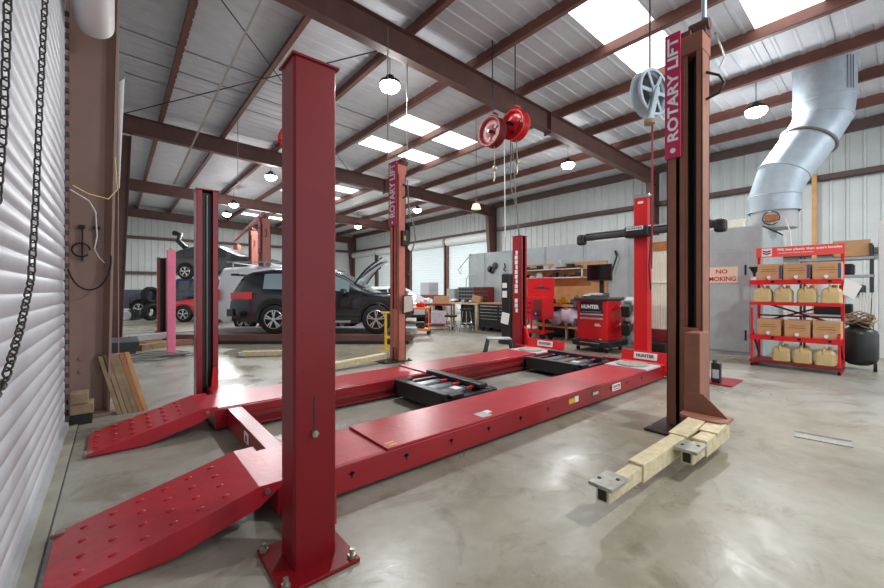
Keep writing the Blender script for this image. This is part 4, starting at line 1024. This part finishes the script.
# stools
def stool(loc, h, label, back=False):
    t = thing('shop_stool', label, 'stool', loc)
    MB().cyl((0, 0, h-.05), (0, 0, h), .2, n=24).build('seat', black, t, bevel=.02)
    for q in range(4):
        a = PI/4+q*PI/2; MB().tube([(.1*math.cos(a), .1*math.sin(a), h-.05), (.22*math.cos(a), .22*math.sin(a), .0)], .014, 8).build('leg', chrome, t)
    MB().tube([(.18*math.cos(2*PI*q/16), .18*math.sin(2*PI*q/16), h*.4) for q in range(16)], .01, 6, True).build('foot_ring', chrome, t)
stool((8.28, 8.7, 0), .72, 'black round stool nearest the drawer chest')
stool((7.95, 9.05, 0), .52, 'lower black round stool beside the red service cart')
# red service cart and orange cart
def cart(loc, rz, mm, label, h=.85, w=.75, d=.45, name='service_cart'):
    t = thing(name, label, 'tool cart', loc, rz)
    for z in (.18, h): MB().box(-w/2, w/2, -d/2, d/2, z-.06, z).build('tray', mm, t, bevel=.008)
    for x in (-1, 1):
        for y in (-1, 1):
            MB().box(x*(w/2-.03)-.015, x*(w/2-.03)+.015, y*(d/2-.03)-.015, y*(d/2-.03)+.015, .12, h).build('leg', mm, t)
            MB().cyl((x*(w/2-.03), y*(d/2-.03)-.015, .06), (x*(w/2-.03), y*(d/2-.03)+.015, .06), .06, n=12).build('caster', tyre_m, t)
    return t
cart((6.75, 9.3, 0), R(-40), orange, 'orange two-tier tool cart beside the salmon lift column', h=.8, w=.9)
m = MB().ball((6.9, 9.2, .87), .18, .12, .07, 10, 6, .02); tag(m.build('shop_rags', red_bright), 'red rag on the orange tool cart', 'rag')
tag(MB().ob((6.85, 9.15, .28), (.25, .2, .18), (0, 0, R(-40))).build('battery_charger', blackm, bevel=.02), 'black charger on the lower tray of the orange cart', 'charger')
cart((8.2, 9.95, 0), R(-40), red_dull, 'dark red service cart heaped with parts in front of the cream bench', h=.85, w=.9, d=.5)
tag(MB().ob((8.2, 9.95, .40), (.5, .35, .42), (0, 0, R(-40))).build('welder', purple, bevel=.02), 'lilac grey welder box on the red service cart lower tray', 'welder')
tag(MB().ob((8.2, 9.8, .98), (.5, .04, .25), (0, 0, R(-40))).build('flat_tray', card, bevel=.005), 'tan flat board standing on the red service cart', 'board')
for i, (dx, dy, mm) in enumerate(((-.2, .1, sticker), (.1, .0, red_dull), (.3, -.1, sticker), (0, .25, grey_dk))):
    tag(MB().ball((8.2+dx, 10.05+dy, .90), .12, .1, .07, 10, 6, .025).build('parts_heap', mm), ['white rag heap at the left of the red cart top', 'dull red parts heap at the middle of the red cart top', 'white parts heap at the right of the red cart top', 'dark parts heap at the back of the red cart top'][i], 'parts')
tag(MB().box(9.3, 9.9, 11.6, 12.7, 0, 1.1).build('machine_cabinet', red_dull, bevel=.02), 'dark red machine cabinet before the far shutters', 'machine')
tag(MB().box(9.35, 9.8, 11.9, 12.5, 1.1, 1.6).build('grey_machine', grey_lt, bevel=.02), 'grey metal box on the dark red machine before the far shutters', 'machine')
# white plastic tank behind the tower
t = thing('white_tank', 'tall white plastic tank panel behind the alignment tower', 'tank')
m = MB(); n = 24
m.sheet([[(9.1-.012*(j % 2), 3.08+j*.65/n, z) for j in range(n+1)] for z in (.45, 1.45)], False); m.sheet([[(9.1-.012*(j % 2), 3.08+j*.65/n, z) for j in range(n+1)] for z in (1.47, 2.15)], False)
m.box(9.1, 9.5, 3.08, 3.73, .45, 2.15).box(9.06, 9.1, 3.08, 3.73, 1.45, 1.47); m.build('shell', plast_w, t)
MB().box(9.08, 9.5, 3.06, 3.75, 2.15, 2.35).build('wood_board', wood_orange, t); MB().box(9.05, 9.55, 3.0, 3.8, 0, .45).build('stand', red_dull, t)
tag(MB().ob((8.8, 3.4, .1), (.4, .5, .2), (0, 0, 0)).build('black_case', black, bevel=.03), 'black case on the floor below the white tank', 'case')
tag(MB().bar((8.5, 3.15, .011), (8.5, 3.65, .011), .03, .02).build('lime_strip', lime), 'lime green strip lying before the black case', 'strip')
# oil jug on the red base
t = thing('black_oil_jug', 'black jug with grey label standing on the red base plate behind the brown column', 'jug', (6.40, 1.70, .02))
MB().box(-.04, .04, -.055, .055, 0, .27).build('body', black, t, bevel=.015); MB().cyl((0, .02, .27), (0, .02, .31), .025, n=12).build('cap', grey_dk, t); MB().box(-.043, -.04, -.04, .035, .06, .18).build('label_patch', grey_lt, t)
# step stool beside the far runway
t = thing('step_stool', 'small light grey step stool behind the far runway', 'step stool', (6.0, 5.35, 0), R(-40))
MB().box(-.24, .24, -.14, .14, .30, .33).build('top_step', grey_lt, t, bevel=.01)
for x in (-.22, .22):
    for y in (-.1, .1): MB().bar((x, y, .30), (x*1.3, y*1.6, 0), .04, .03).build('leg', grey_dk, t)
# floor grate
gt = MB(); 
t = thing('floor_grate', 'flat grey steel grate lying on the open floor at right', 'grate', (4.70, .47, 0), R(-82))
MB().box(-.18, .18, -.075, .075, 0, .008).build('plate', grate_m, t)
MB().box(-.18, .18, .065, .075, .008, .018).build('raised_edge', chrome, t)
m = MB()
for i in range(22): m.box(-.172+i*.016, -.168+i*.016, -.068, .058, .008, .009)
m.build('slots', grey_lt, t)
# small cardboard items on the partition top
tag(MB().ob((9.64, 4.05, 2.63), (.2, .35, .1), (0, 0, .1)).build('small_carton', card), 'tan carton lying on top of the partition behind the tower beam', 'box')
tag(MB().ob((9.66, 5.35, 2.62), (.12, .3, .07), (0, 0, -.1)).build('white_trigger', sticker, bevel=.02), 'white bottle lying on top of the partition', 'bottle')

# ---------------- overhead gear ----------------
def reel(loc, r, mm, label, hook=True, top=5.9, face=(-.8, -.6, 0)):
    t = thing('hose_reel', label, 'hose reel', loc)
    ax = Vector(face).normalized()
    m = MB().lathe([(0, -.06), (r*.84, -.06), (r*.9, -.1), (r, -.1), (r, -.07), (r*.7, -.05), (r*.7, .05), (r, .07), (r, .1), (r*.9, .1), (r*.84, .055), (r*.4, .05), (r*.3, .075), (0, .075)], (0, 0, 0), ax, 36)
    m.build('spool', mm, t)
    MB().cyl(ax*.07, ax*.13, .035, n=12).build('hub', blackm, t)
    u = Vector((-ax.y, ax.x, 0))
    m = MB()
    for q in range(3):
        a = q*2*PI/3+.4; d = u*math.cos(a)+Vector((0, 0, 1))*math.sin(a); m.cyl(ax*.056+d*r*.5, ax*.068+d*r*.5, .035, n=10)
    m.build('spokes', ink, t)
    MB().bar(-ax*.12+Vector((0, 0, -.05)), -ax*.12+Vector((0, 0, r+.10)), .06, .02).bar(Vector((0, 0, r+.10))-ax*.13, Vector((0, 0, r+.10)), .05, .02).build('bracket', mm, t)
    MB().tube([(0, 0, r+.12), (0, 0, zdeck(loc[0])-loc[2])], .012, 6).build('hanger_rod', blackm, t)
    if hook:
        m = MB().tube([(.05, 0, -r*.9), (.06, 0, -r-.35)], .01, 6).ball((.06, 0, -r-.4), .045, .045, .06).tube([(.06, 0, -r-.45), (.06, 0, -r-.6), (.03, 0, -r-.66)], .012, 6); m.build('hose_end', zinc, t)
    return t
reel((5.97, 4.9, 4.50), .29, red_bright, 'right red hose reel hanging below the first rafter', top=5.91, face=(-1, 0, 0))
reel((5.65, 5.2, 4.38), .29, red_dull, 'left darker red hose reel hanging below the first rafter', top=5.9, face=(-1, 0, 0))
reel((3.1, 9.0, 4.75), .3, red_bright, 'distant red hose reel left of the salmon column sign', hook=False, top=6.0)
# silver open-face reel
t = thing('silver_hose_reel', 'silver open-spoked hose reel hanging left of the nearest brown column', 'hose reel', (5.86, 2.36, 4.1))
ax = Vector((-.2, -.98, 0)).normalized(); u = Vector((ax.y, -ax.x, 0)); zv = Vector((0, 0, 1))
MB().lathe([(.29, -.08), (.33, -.08), (.33, -.05), (.29, -.04), (.27, .04), (.33, .05), (.33, .08), (.29, .08)], (0, 0, 0), ax, 36).build('rim', galv, t)
m = MB()
for q in range(6):
    a = q*PI/3; d = u*math.cos(a)+zv*math.sin(a); m.bar(ax*.07, ax*.07+d*.30, .05, .015, ax)
m.cyl(ax*.03, ax*.1, .08, n=16); m.build('spokes', galv, t)
MB().cyl(ax*-.08, ax*-.05, .28, n=32).build('back_disc', grey_dk, t)
MB().bar(ax*.12+zv*.05, ax*.12+u*.16-zv*.46, .06, .03, ax).bar(ax*.12+u*.05, ax*.12+u*.20-zv*.44, .03, .03, ax).build('guide_arm', galv, t)
MB().cyl(u*.16-zv*.44+ax*.1, u*.16-zv*.50+ax*.1, .07, n=14).build('outlet', wood_old, t)
p = u*.10-zv*.5+ax*.1
MB().tube([p, p-zv*1.2, p-zv*2.0+u*.02], .014, 6).build('hose', red_dull, t)
MB().tube([(0, 0, .33), (0, 0, ztop(5.8)-4.1)], .014, 6).build('hanger_rod', blackm, t)
# conduits and hoses down to the posts
tag(MB().tube([(5.9, 4.95, 4.2), (5.9, 4.95, 3.3), (6.4, 5.2, 2.95), (6.5, 5.22, 2.43)], .012, 6).build('air_line', rope_m), 'pale grey air line dropping from the reels to the lettered red post', 'hose')
tag(MB().tube([(6.0, 5.0, 4.2), (6.45, 5.2, 2.43)], .010, 6).build('air_line', rope_m), 'thin taut line from the right reel to the lettered red post', 'hose')
tag(MB().tube([(7.37, 6.4, ztop(7.37)), (7.3, 6.3, 2.6)], .01, 6).build('drop_line', sticker), 'white cord hanging behind the red reels', 'cord')
# conduit from ceiling down near the salmon column
tag(MB().tube([(3.7, 5.9, 5.95), (3.7, 5.9, 3.62)], .010, 6).build('conduit_drop', zinc), 'left thin conduit dropping onto the salmon column', 'conduit')
tag(MB().tube([(4.15, 5.95, 5.9), (4.15, 5.95, 3.7), (4.02, 5.95, 3.6)], .010, 6).build('conduit_drop', zinc), 'right thin conduit dropping behind the salmon column', 'conduit')
tag(MB().tube([(.5, 5.2, 2.47), (1.4, 3.2, 5.0), (2.0, 2.2, 5.95)], .01, 6).build('diagonal_line', zinc), 'thin line climbing from the far red post to the roof', 'cable')
tag(MB().tube([(2.63, 12.0, ztop(2.63)), (2.63, 12.0, 4.1)], .008, 6).build('hanging_wire', zinc), 'thin wire hanging left of the nearest red post', 'wire')
tag(MB().tube([(4.16, 1.2, 3.8), (4.16, 1.2, 5.9)], .022, 8).build('column_conduit', galv), 'grey conduit rising from the nearest brown column', 'conduit')
tag(MB().tube([(4.3, 1.15, 3.7), (5.2, 1.3, 3.9), (7.4, 1.9, 4.9), (9.2, 2.4, 5.7)], .012, 6).build('drooping_cord', zinc), 'pale cord running from the brown column toward the roof lamp', 'cord')
# yellowish shade lamp
t = thing('shaded_lamp', 'small yellow-green shaded lamp hanging in the far bay', 'lamp', (10.6, 10.4, 3.6)); t.location = (7.7, 7.7, 3.55)
MB().lathe([(.04, .16), (.09, .14), (.14, 0), (.13, 0), (.08, .13)], (0, 0, 0), (0, 0, 1), 24).build('shade', lens_y, t)
MB().ob((-.0, 0, .22), (.3, .05, .04), (0, 0, .8)).build('bracket', grey_dk, t); MB().tube([(0, 0, .2), (0, 0, zdeck(7.7)-3.55)], .006, 6).build('wire', black, t)
# high-bay lamps
def lamp(x, y, zc, label):
    t = thing('high_bay_lamp', label, 'ceiling lamp', (x, y, zc), 0, 'round high-bay lamps')
    MB().lathe([(.0, .16), (.08, .16), (.10, .08), (.2, .05), (.22, 0), (.2, -.01)], (0, 0, 0), (0, 0, 1), 24).build('housing', black, t)
    MB().lathe([(.2, .0), (.2, -.06), (.16, -.12), (.08, -.16), (0, -.17)], (0, 0, 0), (0, 0, 1), 24).build('diffuser', lamp_e, t)
    MB().tube([(0, 0, .16), (0, 0, zdeck(x)-zc)], .008, 6).build('hanger', black, t)
    l = bpy.data.lights.new('lamp_light', 'AREA'); l.shape = 'DISK'; l.size = .34; l.energy = LAMP_W; l.color = (.97, .985, 1)
    o = bpy.data.objects.new('lamp_light', l); COL.objects.link(o); o.parent = t; o.location = (0, 0, -.19)
    if y > 9: l.energy *= 1.7
    l2 = bpy.data.lights.new('lamp_glow', 'POINT'); l2.shadow_soft_size = .2; l2.energy = 55; o = bpy.data.objects.new('lamp_glow', l2); COL.objects.link(o); o.parent = t; o.location = (0, 0, -.4)
for x, y, z, lb in ((4.25, 6.7, 5.45, 'bright round lamp right of the nearest red post top'), (11.0, 6.9, 5.3, 'bright round lamp below the red reels'),
                    (10.9, 2.15, 5.3, 'bright round lamp between the brown column and the duct'), (4.3, 14.7, 5.4, 'bright round lamp left of the nearest red post'),
                    (11.2, 15.2, 5.2, 'bright round lamp right of the salmon column sign'), (4.3, 20.4, 5.35, 'small round lamp far off above the lifted car'),
                    (4.5, 22.9, 5.3, 'small farthest round lamp left of the one above the lifted car'), (11.2, 21.2, 5.15, 'small round lamp far off above the open bonnet'), (4.3, -1.2, 5.4, 'round lamp behind the viewer, left row'), (10.9, -2.9, 5.3, 'round lamp behind the viewer, right row')):
    lamp(x, y, z, lb)

# ---------------- chains, wires on the left ----------------
def chain(pts, label, n, link=.048, th=.0036):
    P = [Vector(p) for p in pts]; segs = [(P[i+1]-P[i]).length for i in range(len(P)-1)]; tot = sum(segs)
    m = MB(); step = link*.72; k = int(tot/step)
    for i in range(k):
        s = i*step; j = 0
        while j < len(segs)-1 and s > segs[j]: s -= segs[j]; j += 1
        c = P[j].lerp(P[j+1], s/segs[j]); d = (P[j+1]-P[j]).normalized()
        a = perp(d)[0]; b = d.cross(a); w = a if i % 2 else b
        w = (a*math.cos(.6)+b*math.sin(.6)) if i % 2 else (-a*math.sin(.6)+b*math.cos(.6))
        ring = []
        for q in range(10):
            t_ = 2*PI*q/10; cx = math.cos(t_)*link*.26; cz = math.sin(t_)*link*.26+(link*.22 if math.sin(t_) > 0 else -link*.22)
            ring.append(c+w*cx+d*cz)
        m.tube(ring, th, 5, True)
    return tag(m.build('pull_chain', chain_m), label, 'chain')
def px(u, v, X):   # where the chain hangs in the plane x = X
    a = (u-442)/390; d = X/(.6428+a*.766); return (X, d*(.766-a*.6428), 1.3+(290-v)*d/390)
chain([(-.25, 2.6, 3.9), px(45, 0, -.25), px(40, 100, -.252), px(36, 200, -.255), px(31, 280, -.257), px(20, 330, -.26), px(5, 380, -.265), px(-20, 420, -.27)], 'dark hoist chain hanging full length before the left shutter', 60)
chain([(-.28, 1.42, 3.9), px(8, -10, -.3), px(6, 60, -.3), px(3, 130, -.3), px(-3, 200, -.3), px(-30, 260, -.3)], 'dark hoist chain at the very left edge of the picture', 60, .052)
tag(MB().tube([(-.30, 5.03, 2.28), (-.2, 5.2, 2.25), (-.05, 5.3, 2.24), (.02, 5.35, 2.36), (.0, 5.38, 2.7)], .006, 5).build('yellow_cable', wire_y), 'thin yellow cable crossing the brown column', 'cable')
tag(MB().tube([(-.32, 5.03, 2.24), (-.2, 5.3, 2.2), (-.15, 5.35, 2.1), (-.14, 5.37, 1.85), (-.16, 5.37, 1.72)], .007, 5).tube([(-.16, 5.37, 1.72), (-.12, 5.35, 1.63), (-.08, 5.33, 1.58)], .004, 5).build('white_cable', wire_w), 'thin pinkish white cable ending loose on the brown column', 'cable')
pts = [(-.30, 5.55, 2.0)]+[(-.28+.0*i, 5.56, 1.95) for i in range(1)]
m = MB().tube([(-.2+.17*math.cos(R(200+i*14)), 5.42, 1.62+.32*math.sin(R(200+i*14))) for i in range(13)], .009, 6)
m.tube([(-.27+.07*math.cos(R(i*20)), 5.55, 1.72+.07*math.sin(R(i*20))) for i in range(17)], .009, 6)
tag(m.build('black_hose_loop', ink), 'black hose looped across the brown column', 'hose')
m = MB().box(-.29, -.24, 5.54, 5.6, 1.95, 1.98).box(-.18, -.12, 5.54, 5.6, 1.95, 1.98).cyl((-.26, 5.56, 1.97), (-.26, 5.56, 1.6), .008, n=6).cyl((-.15, 5.56, 2.1), (-.15, 5.56, 1.75), .008, n=6)
tag(m.build('pipe_clamps', ink), 'small dark pipe clamps on the brown column', 'clamp')
tag(MB().tube([(.035, 5.84, 0.0), (.03, 5.86, 2.2), (.03, 5.87, 5.4)], .006, 6).build('column_conduit', brown_col), 'pale conduit running up beside the brown column', 'conduit')

for i in range(14):
    x = random.uniform(8.95, 9.2); y = (10.15 if i < 7 else 9.0)+(i % 7)*.15; h = random.uniform(.03, .1)
    o = MB().ob((x, y, .88+h/2), (random.uniform(.06, .14), random.uniform(.08, .2), h), (0, 0, random.uniform(0, 3))).build('bench_part', [blackm, grey_lt, sticker, red_dull, galv, card, grey_dk][i % 7], bevel=.01)
    tag(o, 'small %s part lying on the %s half of the cream bench' % (['black', 'light grey', 'white', 'dark red', 'galvanised', 'cardboard brown', 'charcoal'][i % 7], 'left' if i < 7 else 'right'), 'part', 'clutter on the cream bench')
for i in range(7):
    y = 4.9+i*.37; h = random.uniform(.06, .14)
    o = MB().ob((9.35, y, .92+h/2), (.1, .14, h), (0, 0, random.uniform(0, 3))).cyl((9.3, y, .92), (9.3, y, .92+h*1.3), .025, n=8).build('bench_tool', [blackm, grey_lt, red_dull, galv, grey_dk][i % 5], bevel=.01)
    tag(o, '%s small tool from the right along the back of the plywood bench' % ['first', 'second', 'third', 'fourth', 'fifth', 'sixth', 'seventh'][i], 'tool', 'tools at the back of the plywood bench')
tag(MB().tube([(9.55, 9.8, 2.56), (11.5, 11.0, 2.95), (14.6, 13.6, 2.75)][0:1]+[(10.4, 11.4, 2.1), (12.2, 13.2, 2.0), (14.85, 16.0, 2.7)], .012, 6).build('sagging_cable', blackm), 'dark cable sagging in front of the far shutters', 'cable')
tag(MB().tube([(9.5, 10.0, .88), (9.5, 10.0, 1.7), (9.5, 9.85, 1.82), (9.5, 9.6, 1.8)], .015, 6).build('bench_lamp_arm', grey_lt), 'grey curved pipe rising from the cream bench', 'pipe')
